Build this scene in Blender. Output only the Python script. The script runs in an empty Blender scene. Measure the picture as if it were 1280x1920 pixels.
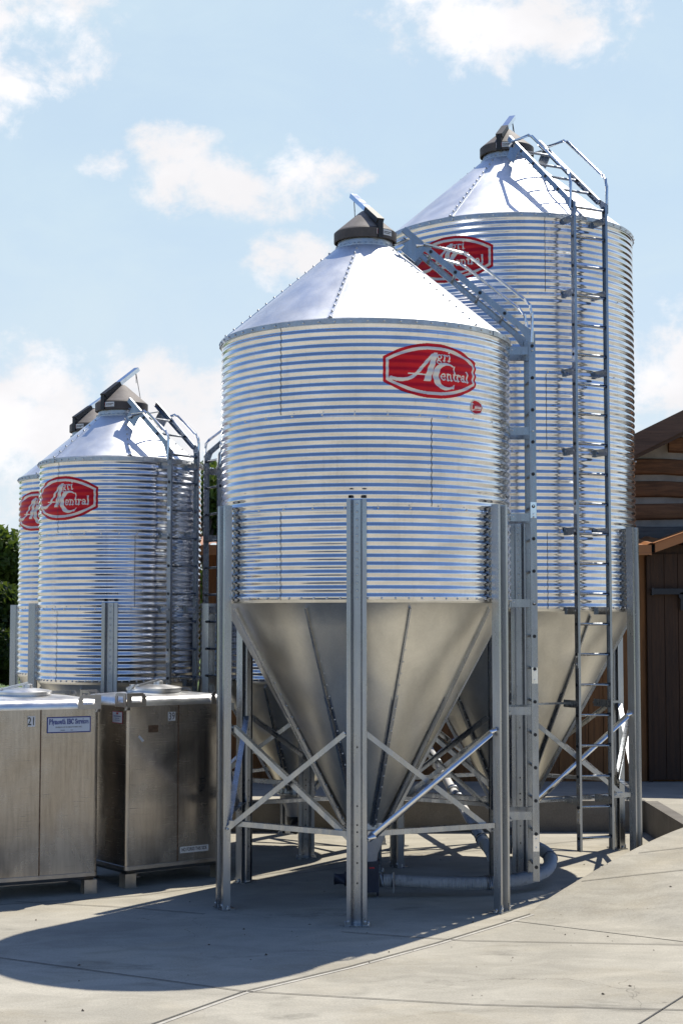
import bpy, math, random
import numpy as np
from math import sin, cos, tan, pi, radians, sqrt, atan2
from mathutils import Vector, Matrix

random.seed(7)
S = bpy.context.scene
COL = S.collection

# ------------------------------------------------------------------ camera, world, sun, exposure
F = 2933.0                      # focal length in pixels of the 1280 x 1920 photograph
cam_d = bpy.data.cameras.new('camera')
cam_d.sensor_fit = 'VERTICAL'; cam_d.sensor_height = 36.0; cam_d.lens = 36.0*F/1920.0
cam_d.clip_start = 0.1; cam_d.clip_end = 3000
cam = bpy.data.objects.new('camera', cam_d); COL.objects.link(cam)
cam.location = (0, 0, 2.60)
cam.rotation_euler = (radians(90+3.9), 0, 0)
S.camera = cam

SUN_EL = radians(61.0)
SUN_AZ = atan2(0.57, 0.82)      # from +Y towards +X (behind the bins, to the right)
w = bpy.data.worlds.new("World"); S.world = w; w.use_nodes = True
nt = w.node_tree; nt.nodes.clear()

class NG:
    """tiny helper to write node graphs as expressions"""
    def __init__(s, nt): s.nt = nt
    def n(s, t, **kw):
        x = s.nt.nodes.new(t)
        for k, v in kw.items(): setattr(x, k, v)
        return x
    def put(s, sock, v):
        if hasattr(v, 'is_output'): s.nt.links.new(v, sock)
        else: sock.default_value = v
    def m(s, op, a, b=0.0, c=None, clamp=False):
        x = s.n('ShaderNodeMath', operation=op); x.use_clamp = clamp
        s.put(x.inputs[0], a); s.put(x.inputs[1], b)
        if c is not None: s.put(x.inputs[2], c)
        return x.outputs[0]
    def mix(s, f, a, b, blend='MIX'):
        x = s.n('ShaderNodeMix', data_type='RGBA', blend_type=blend)
        s.put(x.inputs[0], f); s.put(x.inputs[6], a); s.put(x.inputs[7], b)
        return x.outputs[2]
    def noise(s, vec, scale, detail=4.0, rough=0.55, dist=0.0):
        x = s.n('ShaderNodeTexNoise')
        if vec is not None: s.put(x.inputs['Vector'], vec)
        x.inputs['Scale'].default_value = scale; x.inputs['Detail'].default_value = detail
        x.inputs['Roughness'].default_value = rough; x.inputs['Distortion'].default_value = dist
        return x.outputs[0]
    def ramp(s, v, a, b, lo=0.0, hi=1.0, smooth=True):
        x = s.n('ShaderNodeMapRange'); x.interpolation_type = 'SMOOTHSTEP' if smooth else 'LINEAR'
        s.put(x.inputs[0], v); x.inputs[1].default_value = a; x.inputs[2].default_value = b
        x.inputs[3].default_value = lo; x.inputs[4].default_value = hi
        return x.outputs[0]
    def scale(s, vec, sc):
        x = s.n('ShaderNodeMapping'); s.put(x.inputs[0], vec); x.inputs['Scale'].default_value = sc
        return x.outputs[0]
    def obj(s): return s.n('ShaderNodeTexCoord').outputs['Object']
    def pos(s): return s.n('ShaderNodeNewGeometry').outputs['Position']

g = NG(nt)
sky = g.n('ShaderNodeTexSky', sky_type='NISHITA')
sky.sun_disc = False; sky.sun_elevation = SUN_EL; sky.sun_rotation = SUN_AZ
sky.altitude = 0; sky.air_density = 1.0; sky.dust_density = 0.5; sky.ozone_density = 4.0
SKY_STRENGTH = 0.115
gen = g.n('ShaderNodeTexCoord').outputs['Generated']
sep = g.n('ShaderNodeSeparateXYZ'); g.put(sep.inputs[0], gen)
az = g.m('ARCTAN2', sep.outputs[0], sep.outputs[1])
el = g.m('ARCSINE', sep.outputs[2])
# cumulus: each cloud is an ellipse of directions (azimuth, elevation, half sizes in radians), torn by noise
def px(x, y, rx, ry): return ((x-640)/F, (1160-y)/F, rx/F, ry/F)
CLOUDS = [px(20,80,220,190), px(0,190,130,110), px(400,350,200,85), px(320,290,120,60), px(560,345,130,75), px(200,325,60,40),
          px(970,75,260,112), px(1080,110,130,80), px(870,60,140,80), px(545,500,120,62), px(40,790,180,130), px(330,720,150,125),
          px(370,790,130,90), px(1270,720,130,150), px(-90,880,230,140), px(700,620,120,90),
          (0.62,0.22,0.16,0.07), (-0.6,0.16,0.2,0.08), (1.2,0.3,0.2,0.08), (-1.3,0.4,0.22,0.08), (2.4,0.2,0.25,0.05), (-2.2,0.18,0.3,0.05)]
msk = None
for a, e, ra, re in CLOUDS:
    u = g.m('DIVIDE', g.m('SUBTRACT', az, a), ra)
    v = g.m('DIVIDE', g.m('SUBTRACT', el, e), re)
    d = g.m('SUBTRACT', 1.0, g.m('ADD', g.m('MULTIPLY', u, u), g.m('MULTIPLY', v, v)))
    msk = d if msk is None else g.m('SMOOTH_MAX', msk, d, 0.15)
msk = g.m('MAXIMUM', msk, -1.2)
dv = g.scale(gen, (1, 1, 1.25))
n1 = g.noise(dv, 24.0, 9.0, 0.62, 0.15)
n2 = g.noise(dv, 11.0, 4.0, 0.5, 0.0)
dens = g.m('ADD', g.m('MULTIPLY', msk, 0.85), g.m('ADD', g.m('MULTIPLY', g.m('SUBTRACT', n1, 0.5), 3.6), g.m('MULTIPLY', g.m('SUBTRACT', n2, 0.5), 1.2)))
cov = g.ramp(dens, 0.08, 1.0, 0.0, 1.0)
# milky summer haze on the sun's side of the sky, thinning with height, torn by faint cirrus
toward = g.m('ADD', g.m('MULTIPLY', sep.outputs[0], sin(SUN_AZ)), g.m('MULTIPLY', sep.outputs[1], cos(SUN_AZ)))
haze = g.m('MULTIPLY', g.ramp(toward, 0.22, 0.60), g.ramp(el, 0.36, 0.66, 1.0, 0.0))
cir = g.ramp(g.noise(g.scale(gen, (1, 1, 2.0)), 6.0, 6.0, 0.6, 0.5), 0.35, 0.75, 0.84, 0.98)
veil = g.m('MULTIPLY', haze, cir)
shade = g.ramp(g.noise(dv, 14.0, 4.0, 0.5, 0.2), 0.35, 0.7, 0.92, 1.05)
def grey(k, c):
    x = g.n('ShaderNodeCombineColor')
    for i_, v_ in enumerate(c): g.put(x.inputs[i_], g.m('MULTIPLY', k, v_/SKY_STRENGTH))
    return x.outputs[0]
low = g.ramp(el, 0.0, 0.30)
VEILC = g.mix(low, grey(1.0, (0.74, 0.82, 0.87)), grey(1.0, (0.605, 0.755, 0.865)))
skyc = g.mix(1.0, sky.outputs[0], (0.94, 1.0, 1.14, 1), 'MULTIPLY')
cmix = g.mix(veil, skyc, VEILC)
cmix = g.mix(g.m('MULTIPLY', cov, g.ramp(toward, -0.6, 0.4, 0.45, 1.0)), cmix, grey(shade, (0.95, 0.94, 0.96)))
bg = g.n('ShaderNodeBackground'); g.put(bg.inputs[0], cmix); bg.inputs[1].default_value = SKY_STRENGTH
out = g.n('ShaderNodeOutputWorld'); nt.links.new(bg.outputs[0], out.inputs[0])

sun_d = bpy.data.lights.new('sun', 'SUN'); sun_d.energy = 5.0; sun_d.angle = radians(0.5); sun_d.color = (1.0, 0.94, 0.82)
sun = bpy.data.objects.new('sun', sun_d); COL.objects.link(sun)
sdir = Vector((cos(SUN_EL)*sin(SUN_AZ), cos(SUN_EL)*cos(SUN_AZ), sin(SUN_EL)))
sun.rotation_euler = (-sdir).to_track_quat('-Z', 'Y').to_euler()
sun.location = (10, 20, 30)
S.view_settings.view_transform = 'Standard'; S.view_settings.look = 'None'
S.view_settings.exposure = 0.08; S.view_settings.gamma = 1.0; S.view_settings.use_curve_mapping = False
S.cycles.max_bounces = 10; S.cycles.glossy_bounces = 5; S.cycles.diffuse_bounces = 4
S.cycles.caustics_reflective = False; S.cycles.caustics_refractive = False
S.cycles.sample_clamp_indirect = 6.0

# ------------------------------------------------------------------ materials
MATS = {}
def mat(name):
    m = bpy.data.materials.new(name); m.use_nodes = True
    MATS[name] = m
    b = m.node_tree.nodes['Principled BSDF']
    return m, NG(m.node_tree), b
def plain(name, col, rough=0.6, metal=0.0, var=0.12, scale=8.0, bump=0.0):
    m, g, b = mat(name)
    n = g.noise(g.obj(), scale, 5.0, 0.6)
    c = g.mix(g.ramp(n, 0.3, 0.7), tuple(x*(1-var) for x in col)+(1,), tuple(min(1, x*(1+var)) for x in col)+(1,))
    g.put(b.inputs['Base Color'], c)
    b.inputs['Roughness'].default_value = rough; b.inputs['Metallic'].default_value = metal
    if bump:
        bp = g.n('ShaderNodeBump'); bp.inputs['Strength'].default_value = bump; bp.inputs['Distance'].default_value = 0.004
        g.put(bp.inputs['Height'], g.noise(g.obj(), scale*12, 4.0)); g.put(b.inputs['Normal'], bp.outputs[0])
    return m
def galv(name, base, r0, r1, streak=(1, 1, 1), sc=5.0, spangle=0.06, warm=0.0, bump=0.0):
    """galvanised sheet: metallic with a little spangle, streaks of weathering in the gloss"""
    m, g, b = mat(name)
    o = g.obj()
    st = g.noise(g.scale(o, streak), sc, 6.0, 0.6, 0.4)
    vo = g.n('ShaderNodeTexVoronoi'); g.put(vo.inputs['Vector'], o); vo.inputs['Scale'].default_value = 60.0
    sp = g.n('ShaderNodeSeparateColor'); g.put(sp.inputs[0], vo.outputs['Color'])
    k = g.m('ADD', g.ramp(st, 0.3, 0.72, 0.86, 1.06), g.m('MULTIPLY', g.m('SUBTRACT', sp.outputs[0], 0.5), spangle))
    cc = g.n('ShaderNodeCombineColor')
    for i, c in enumerate(base): g.put(cc.inputs[i], g.m('MULTIPLY', k, c, clamp=True))
    g.put(b.inputs['Base Color'], cc.outputs[0])
    b.inputs['Metallic'].default_value = 1.0
    g.put(b.inputs['Roughness'], g.m('ADD', g.ramp(g.noise(g.scale(o, streak), sc*1.7, 5.0), 0.3, 0.7, r0, r1), g.m('MULTIPLY', sp.outputs[1], spangle*0.4)))
    if bump:
        bp = g.n('ShaderNodeBump'); bp.inputs['Strength'].default_value = bump; bp.inputs['Distance'].default_value = 0.02
        g.put(bp.inputs['Height'], g.noise(o, 2.3, 2.0)); g.put(b.inputs['Normal'], bp.outputs[0])
    return m

M_CORR = galv('galvanised_corrugated', (0.80, 0.805, 0.825), 0.08, 0.19, (0.7, 0.7, 2.0), 3.0, 0.03, bump=0.10)
def sheets(m):
    g = NG(m.node_tree); b = m.node_tree.nodes['Principled BSDF']; o = g.obj()
    sp = g.n('ShaderNodeSeparateXYZ'); g.put(sp.inputs[0], o)
    ang = g.m('DIVIDE', g.m('ARCTAN2', sp.outputs[0], sp.outputs[1]), 2*pi/3)
    ring = g.m('FLOOR', g.m('DIVIDE', g.m('SUBTRACT', sp.outputs[2], 2.72), 0.818))
    idx = g.m('FLOOR', g.m('ADD', ang, g.m('MULTIPLY', ring, 0.37)))
    wn = g.n('ShaderNodeTexWhiteNoise', noise_dimensions='2D'); cx = g.n('ShaderNodeCombineXYZ')
    g.put(cx.inputs[0], idx); g.put(cx.inputs[1], ring); g.put(wn.inputs['Vector'], cx.outputs[0])
    rnd_ = g.m('SUBTRACT', wn.outputs['Value'], 0.5)
    drip = g.ramp(g.noise(g.scale(o, (11, 11, 0.55)), 2.2, 6.0, 0.65), 0.52, 0.75, 0.0, 1.0)
    patch = g.ramp(g.noise(g.scale(o, (1, 1, 1.6)), 1.6, 4.0, 0.6), 0.50, 0.68, 0.0, 1.0)
    col = b.inputs['Base Color'].links[0].from_socket; ro = b.inputs['Roughness'].links[0].from_socket
    k = g.m('SUBTRACT', g.m('ADD', 1.0, g.m('MULTIPLY', rnd_, 0.10)), g.m('ADD', g.m('MULTIPLY', drip, 0.13), g.m('MULTIPLY', patch, 0.09)))
    cc = g.n('ShaderNodeCombineColor')
    for i_ in range(3): g.put(cc.inputs[i_], k)
    g.put(b.inputs['Base Color'], g.mix(1.0, col, cc.outputs[0], 'MULTIPLY'))
    g.put(b.inputs['Roughness'], g.m('ADD', g.m('ADD', ro, g.m('MULTIPLY', rnd_, 0.05)), g.m('ADD', g.m('MULTIPLY', patch, 0.07), g.m('MULTIPLY', drip, 0.05))))
sheets(M_CORR)
M_HOP = galv('galvanised_hopper', (0.73, 0.715, 0.66), 0.33, 0.40, (1.2, 1.2, 0.4), 2.0, 0.05, bump=0.04)
M_ROOF = galv('galvanised_roof', (0.90, 0.91, 0.92), 0.42, 0.52, (1, 1, 0.5), 2.5, 0.03, bump=0.05)
M_ROOF.node_tree.nodes['Principled BSDF'].inputs['Metallic'].default_value = 0.85
M_LEG = galv('galvanised_leg', (0.41, 0.43, 0.46), 0.20, 0.36, (3, 3, 0.35), 3.0, 0.04)
M_LADDER = galv('galvanised_ladder', (0.35, 0.37, 0.40), 0.22, 0.34, (2, 2, 0.6), 5.0, 0.04)
M_TUBE = galv('bright_tube', (0.85, 0.86, 0.88), 0.14, 0.22, (1, 1, 1), 6.0, 0.02)
M_BAND = galv('eave_band', (0.50, 0.51, 0.52), 0.30, 0.42, (1, 1, 1), 6.0, 0.10)
M_BOLT = plain('zinc_bolt', (0.62, 0.63, 0.64), 0.35, 1.0)
M_LAPSHADE = plain('painted_lap_shadow', (0.05, 0.05, 0.06), 0.6)
M_LID = plain('dark_brown_lid', (0.085, 0.072, 0.066), 0.62, 0.0, 0.25, 5.0, 0.25)
M_LIDTOP = plain('weathered_lid_top', (0.24, 0.21, 0.19), 0.7, 0.0, 0.22, 6.0, 0.3)
M_BLACK = plain('black_plastic', (0.02, 0.02, 0.022), 0.5)
M_RED = plain('red_emblem', (0.56, 0.008, 0.022), 0.38, 0.0, 0.10, 5.0)
M_RED.node_tree.nodes['Principled BSDF'].inputs['Specular IOR Level'].default_value = 0.22
M_WHITE = plain('white_lettering', (0.74, 0.72, 0.68), 0.25, 0.0, 0.05)
M_STICK = plain('white_sticker', (0.70, 0.71, 0.72), 0.5, 0.0, 0.05)
M_STICKB = plain('pale_blue_sticker', (0.60, 0.66, 0.76), 0.4, 0.0, 0.04)
M_INK_SHADE = plain('black_ink_and_hole_shade', (0.015, 0.015, 0.018), 0.5)
M_BLUE = plain('blue_ink', (0.02, 0.035, 0.22), 0.5)
M_REDINK = plain('red_ink', (0.45, 0.02, 0.03), 0.5)
M_BOOT = plain('grey_boot_plastic', (0.46, 0.46, 0.47), 0.45, 0.0, 0.12, 4.0)
M_MOTOR = plain('navy_paint', (0.025, 0.03, 0.05), 0.45, 0.0, 0.2)

def pvc():
    m, g, b = mat('dirty_white_pipe')
    o = g.obj()
    n = g.noise(o, 14.0, 6.0, 0.65, 0.3)
    c = g.mix(g.ramp(n, 0.52, 0.80), (0.74, 0.73, 0.71, 1), (0.24, 0.24, 0.26, 1))
    g.put(b.inputs['Base Color'], c); b.inputs['Roughness'].default_value = 0.5
    return m
M_PVC = pvc()

def stainless(name, base):
    m, g, b = mat(name)
    o = g.obj()
    big = g.noise(g.scale(o, (1, 1, 0.8)), 1.8, 5.0, 0.6, 0.6)
    ver = g.noise(g.scale(o, (9, 9, 0.7)), 4.0, 6.0, 0.6)
    hor = g.noise(g.scale(o, (0.8, 0.8, 26)), 3.0, 7.0, 0.72)
    k = g.m('ADD', g.ramp(big, 0.3, 0.7, 0.70, 1.05), g.ramp(ver, 0.3, 0.75, 0.10, -0.12))
    k = g.m('MULTIPLY', k, g.ramp(hor, 0.58, 0.74, 1.0, 0.62))
    cc = g.n('ShaderNodeCombineColor')
    for i, c in enumerate(base): g.put(cc.inputs[i], g.m('MULTIPLY', k, c, clamp=True))
    dirt = g.ramp(g.noise(o, 3.5, 8.0, 0.7), 0.64, 0.80, 0.0, 0.35)
    g.put(b.inputs['Base Color'], g.mix(dirt, cc.outputs[0], (0.16, 0.11, 0.075, 1)))
    b.inputs['Metallic'].default_value = 0.92
    g.put(b.inputs['Roughness'], g.m('ADD', g.ramp(big, 0.3, 0.7, 0.18, 0.30), g.ramp(hor, 0.55, 0.75, 0.0, 0.15)))
    bp = g.n('ShaderNodeBump'); bp.inputs['Strength'].default_value = 0.12; bp.inputs['Distance'].default_value = 0.02
    g.put(bp.inputs['Height'], g.noise(o, 2.6, 2.0)); g.put(b.inputs['Normal'], bp.outputs[0])
    return m
M_SS = stainless('stainless_tank', (0.46, 0.42, 0.375))
M_SSTOP = galv('stainless_top', (0.80, 0.80, 0.80), 0.28, 0.40, (1, 1, 1), 4.0, 0.03)
M_WELD = plain('rusty_weld', (0.16, 0.105, 0.07), 0.55, 0.6, 0.3, 30.0)
M_LUG = galv('lifting_lug_steel', (0.42, 0.39, 0.36), 0.30, 0.45, (1, 1, 1), 8.0, 0.05)

def concrete(name, base, wet=1.0):
    m, g, b = mat(name)
    p = g.pos()
    big = g.noise(p, 0.35, 5.0, 0.6, 0.5)
    mid = g.noise(g.scale(p, (1.0, 1.8, 1.0)), 1.7, 8.0, 0.65, 0.8)
    fine = g.noise(p, 55.0, 5.0, 0.7)
    stain = g.noise(g.scale(p, (0.45, 1.0, 1.0)), 1.1, 7.0, 0.7, 1.2)
    spk = g.noise(p, 22.0, 2.0, 0.5)
    k = g.m('MULTIPLY', g.ramp(big, 0.3, 0.7, 0.86, 1.10), g.ramp(mid, 0.25, 0.75, 0.84, 1.13))
    k = g.m('MULTIPLY', k, g.ramp(fine, 0.2, 0.8, 0.84, 1.14))
    k = g.m('MULTIPLY', k, g.ramp(stain, 0.56, 0.72, 1.0, 0.66))
    k = g.m('MULTIPLY', k, g.ramp(spk, 0.74, 0.80, 1.0, 0.55))
    vc = g.n('ShaderNodeTexVoronoi', feature='DISTANCE_TO_EDGE'); vc.inputs['Scale'].default_value = 0.33
    wv = g.n('ShaderNodeVectorMath', operation='ADD'); g.put(wv.inputs[0], p)
    nv = g.n('ShaderNodeTexNoise'); g.put(nv.inputs['Vector'], p); nv.inputs['Scale'].default_value = 1.6; nv.inputs['Detail'].default_value = 8.0
    g.put(wv.inputs[1], nv.outputs['Color']); g.put(vc.inputs['Vector'], wv.outputs[0])
    crk = g.m('MULTIPLY', g.ramp(vc.outputs['Distance'], 0.0005, 0.0025, 1.0, 0.0), g.ramp(g.noise(p, 0.5, 2.0), 0.52, 0.62, 0.0, 0.35))
    k = g.m('MULTIPLY', k, g.m('SUBTRACT', 1.0, crk))
    grit = g.noise(p, 140.0, 3.0, 0.7)
    k = g.m('MULTIPLY', k, g.ramp(grit, 0.25, 0.75, 0.86, 1.12))
    spots = g.ramp(g.noise(p, 6.0, 3.0, 0.6), 0.70, 0.80, 1.0, 0.72)
    k = g.m('MULTIPLY', k, spots)
    cc = g.n('ShaderNodeCombineColor')
    for i, c in enumerate(base): g.put(cc.inputs[i], g.m('MULTIPLY', k, c, clamp=True))
    warm = g.ramp(g.noise(p, 0.8, 5.0, 0.6, 0.7), 0.45, 0.75, 0.0, 0.5)
    g.put(b.inputs['Base Color'], g.mix(warm, cc.outputs[0], g.mix(1.0, cc.outputs[0], (0.95, 0.88, 0.76, 1), 'MULTIPLY')))
    b.inputs['Roughness'].default_value = 0.86
    b.inputs['Specular IOR Level'].default_value = 0.3
    bp = g.n('ShaderNodeBump'); bp.inputs['Strength'].default_value = 0.35; bp.inputs['Distance'].default_value = 0.004
    g.put(bp.inputs['Height'], g.noise(p, 40.0, 8.0, 0.7)); g.put(b.inputs['Normal'], bp.outputs[0])
    return m
M_CONC = concrete('concrete', (0.42, 0.392, 0.328))
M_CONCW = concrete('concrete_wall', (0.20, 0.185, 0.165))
M_JOINT = plain('joint_groove', (0.09, 0.085, 0.08), 0.9, 0, 0.2, 20)
M_TROWEL = plain('pale_joint_edge', (0.47, 0.445, 0.395), 0.85, 0, 0.15, 10)

def grass_m():
    m, g, b = mat('lawn')
    p = g.pos()
    c = g.mix(g.ramp(g.noise(p, 1.2, 8.0, 0.7), 0.3, 0.7), (0.035, 0.075, 0.012, 1), (0.11, 0.17, 0.03, 1))
    g.put(b.inputs['Base Color'], c); b.inputs['Roughness'].default_value = 0.9
    return m
M_LAWN = grass_m()
def leaf_m(name, a, c2):
    m, g, b = mat(name)
    oi = g.n('ShaderNodeNewGeometry').outputs['Random Per Island']
    c = g.mix(oi, a+(1,), c2+(1,))
    g.put(b.inputs['Base Color'], c); b.inputs['Roughness'].default_value = 0.55
    tr = g.n('ShaderNodeBsdfTranslucent'); g.put(tr.inputs[0], g.mix(0.5, c, (0.22, 0.30, 0.03, 1)))
    ms = g.n('ShaderNodeMixShader'); ms.inputs[0].default_value = 0.35
    o = [x for x in m.node_tree.nodes if x.type == 'OUTPUT_MATERIAL'][0]
    m.node_tree.links.new(b.outputs[0], ms.inputs[1]); m.node_tree.links.new(tr.outputs[0], ms.inputs[2])
    m.node_tree.links.new(ms.outputs[0], o.inputs[0])
    return m
M_LEAF = leaf_m('leaves', (0.035, 0.075, 0.012), (0.12, 0.18, 0.035))
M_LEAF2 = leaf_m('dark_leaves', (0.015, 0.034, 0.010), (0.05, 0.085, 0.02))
M_BARK = plain('bark', (0.09, 0.07, 0.05), 0.9, 0, 0.3, 12, 0.5)

def wood(name, a, b2, axis, board=None, grain=1.0, crack=0.5):
    """weathered timber; grain runs along axis; board = width of boards across X (darker joints come as real gaps)"""
    m, g, b = mat(name)
    o = g.obj()
    sc = {'x': (0.7, 9, 9), 'z': (9, 9, 0.5)}[axis]
    n = g.noise(g.scale(o, sc), 3.0, 8.0, 0.65, 0.5)
    n2 = g.noise(o, 1.1, 5.0, 0.6)
    rnd = g.n('ShaderNodeNewGeometry').outputs['Random Per Island']
    f = g.m('ADD', g.m('MULTIPLY', g.ramp(n, 0.3, 0.7), 0.55), g.m('ADD', g.m('MULTIPLY', rnd, 0.3), g.m('MULTIPLY', g.ramp(n2, 0.3, 0.7), 0.3)))
    c = g.mix(f, a+(1,), b2+(1,))
    cr = g.ramp(g.noise(g.scale(o, (6, 6, 5) if axis == 'x' else (14, 14, 0.6)), 5.0, 6.0, 0.7), 0.62, 0.72, 0.0, crack)
    c = g.mix(cr, c, (0.012, 0.009, 0.007, 1))
    g.put(b.inputs['Base Color'], c); b.inputs['Roughness'].default_value = 0.75
    bp = g.n('ShaderNodeBump'); bp.inputs['Strength'].default_value = 0.5; bp.inputs['Distance'].default_value = 0.01
    g.put(bp.inputs['Height'], n); g.put(b.inputs['Normal'], bp.outputs[0])
    return m
M_LOG = wood('log_timber', (0.085, 0.040, 0.018), (0.36, 0.17, 0.072), 'x', crack=0.8)
M_GLOG = wood('grey_log_timber', (0.08, 0.072, 0.062), (0.21, 0.19, 0.165), 'x')
M_CHINK = plain('chinking', (0.40, 0.37, 0.31), 0.9, 0, 0.15, 5, 0.3)
M_BOARD = wood('stained_board', (0.085, 0.036, 0.012), (0.30, 0.13, 0.040), 'z', crack=0.3)
M_BOARDD = wood('dark_board', (0.020, 0.010, 0.006), (0.070, 0.033, 0.015), 'z', crack=0.4)
M_ROOFM = plain('copper_brown_roof', (0.42, 0.17, 0.055), 0.45, 0.0, 0.10, 3)
M_FASC = wood('old_rake_board', (0.045, 0.030, 0.022), (0.13, 0.080, 0.055), 'x', crack=0.8)
M_SHING = wood('shake_roof', (0.075, 0.06, 0.05), (0.16, 0.125, 0.10), 'z')

# ------------------------------------------------------------------ mesh builder
class MB:
    def __init__(s): s.v = []; s.f = []; s.m = []
    def quad(s, pts, mi=0):
        b = len(s.v); s.v += [tuple(p) for p in pts]; s.f.append(tuple(range(b, b+len(pts)))); s.m.append(mi)
    def frame_box(s, o, ax, ay, az, mi=0):
        """box centred on o with half-axis vectors"""
        o, ax, ay, az = map(Vector, (o, ax, ay, az)); b = len(s.v)
        for i in (-1, 1):
            for j in (-1, 1):
                for k in (-1, 1): s.v.append(tuple(o+ax*i+ay*j+az*k))
        for q in ((0,1,3,2),(4,6,7,5),(0,4,5,1),(2,3,7,6),(0,2,6,4),(1,5,7,3)):
            s.f.append(tuple(b+x for x in q)); s.m.append(mi)
    def box(s, lo, hi, mi=0):
        c = [(a+b)/2 for a, b in zip(lo, hi)]; h = [(b-a)/2 for a, b in zip(lo, hi)]
        s.frame_box(c, (h[0],0,0), (0,h[1],0), (0,0,h[2]), mi)
    def bar(s, p0, p1, wd, ht, up=(0,0,1), mi=0):
        p0, p1, up = Vector(p0), Vector(p1), Vector(up)
        d = p1-p0; L = d.length; d.normalize()
        sd = d.cross(up)
        if sd.length < 1e-5: sd = d.cross(Vector((1,0,0)))
        sd.normalize(); u = sd.cross(d).normalized()
        s.frame_box((p0+p1)/2, d*(L/2), sd*(wd/2), u*(ht/2), mi)
    def angle(s, p0, p1, wd, th, up=(0,0,1), mi=0):
        """L section: one leg lying along 'up', the other across it"""
        p0, p1, up = Vector(p0), Vector(p1), Vector(up)
        d = (p1-p0).normalized(); sd = d.cross(up).normalized(); u = sd.cross(d).normalized()
        s.bar(p0, p1, th, wd, u, mi)
        o = u*(wd/2-th/2)+sd*(wd/2+th/2)
        s.bar(p0+o, p1+o, wd, th, u, mi)
    def tube(s, pts, r, n=10, caps=True, mi=0):
        pts = [Vector(p) for p in pts]; b = len(s.v)
        rs = r if isinstance(r, (list, tuple)) else [r]*len(pts)
        ref = Vector((0,0,1))
        d0 = (pts[1]-pts[0]).normalized()
        if abs(d0.dot(ref)) > 0.95: ref = Vector((1,0,0))
        for i, p in enumerate(pts):
            d = (pts[min(i+1, len(pts)-1)]-pts[max(i-1, 0)]).normalized()
            a = d.cross(ref).normalized(); c = d.cross(a).normalized(); ref = c.cross(d).normalized()
            for k in range(n):
                t = 2*pi*k/n; s.v.append(tuple(p+a*(rs[i]*cos(t))+c*(rs[i]*sin(t))))
        for i in range(len(pts)-1):
            for k in range(n):
                k2 = (k+1) % n
                s.f.append((b+i*n+k, b+i*n+k2, b+(i+1)*n+k2, b+(i+1)*n+k)); s.m.append(mi)
        if caps:
            s.f.append(tuple(b+k for k in range(n))); s.m.append(mi)
            e = b+(len(pts)-1)*n
            s.f.append(tuple(e+k for k in reversed(range(n)))); s.m.append(mi)
    def lathe(s, prof, n=48, c=(0,0,0), mi=0, mis=None):
        b = len(s.v)
        for r, z in prof:
            for k in range(n):
                t = 2*pi*k/n; s.v.append((c[0]+r*sin(t), c[1]-r*cos(t), c[2]+z))
        for i in range(len(prof)-1):
            for k in range(n):
                k2 = (k+1) % n
                s.f.append((b+i*n+k, b+i*n+k2, b+(i+1)*n+k2, b+(i+1)*n+k)); s.m.append(mis[i] if mis else mi)
    def prism(s, poly, z0, z1, fr=lambda x, y, z: (x, y, z), mi=0):
        """closed polygon (list of x, y) extruded from z0 to z1 through the frame function"""
        b = len(s.v); n = len(poly)
        for z in (z0, z1):
            for x, y in poly: s.v.append(tuple(fr(x, y, z)))
        for k in range(n):
            k2 = (k+1) % n
            s.f.append((b+k, b+k2, b+n+k2, b+n+k)); s.m.append(mi)
        s.f.append(tuple(b+k for k in reversed(range(n)))); s.m.append(mi)
        s.f.append(tuple(b+n+k for k in range(n))); s.m.append(mi)
    def bolt(s, p, nrm, r=0.009, h=0.008, mi=0):
        p, nrm = Vector(p), Vector(nrm).normalized()
        s.tube([p, p+nrm*h*0.7, p+nrm*h], [r, r*0.9, r*0.45], 6, True, mi)
    def mesh(s, name, mats, smooth=35):
        me = bpy.data.meshes.new(name)
        me.from_pydata(s.v, [], s.f)
        mats = mats if isinstance(mats, (list, tuple)) else [mats]
        for m in mats: me.materials.append(m)
        me.polygons.foreach_set('material_index', s.m)
        me.update()
        if smooth:
            me.polygons.foreach_set('use_smooth', [True]*len(me.polygons))
            me.set_sharp_from_angle(angle=radians(smooth))
        return me
    def build(s, name, mats, parent=None, smooth=35, **props):
        o = bpy.data.objects.new(name, s.mesh(name, mats, smooth)); COL.objects.link(o)
        if parent: o.parent = parent
        for k, v in props.items(): o[k] = v
        return o
def thing(name, label, cat, loc=(0,0,0), rz=0.0, group=None):
    o = bpy.data.objects.new(name, None); COL.objects.link(o)
    o.empty_display_size = 0.3
    o.location = loc; o.rotation_euler = (0, 0, rz)
    o['label'] = label; o['category'] = cat
    if group: o['group'] = group
    return o
def inst(o, parent, loc=None, rot=None):
    c = o.copy(); COL.objects.link(c); c.parent = parent
    if loc is not None: c.location = loc
    if rot is not None: c.rotation_euler = rot
    return c
def fixn(me):
    import bmesh
    b = bmesh.new(); b.from_mesh(me); bmesh.ops.recalc_face_normals(b, faces=b.faces); b.to_mesh(me); b.free()

# ------------------------------------------------------------------ ground, ramp, raised slab, walls
P0 = (1.57, 13.98); U = (0.561, 0.828); V = (0.828, -0.561); RAMP_L = 3.89; SLAB = 0.36
def rz(s):
    if s <= 0: return 0.0
    if s >= RAMP_L: return SLAB
    e = min(1, s/0.45)
    return SLAB*(1-(1-s/RAMP_L)**1.6)*e*e*(3-2*e)
def gz(x, y):
    s = (x-P0[0])*U[0]+(y-P0[1])*U[1]; t = (x-P0[0])*V[0]+(y-P0[1])*V[1]
    return rz(s)+0.004 if (t >= -0.001 and s > -0.3) else 0.0

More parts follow.
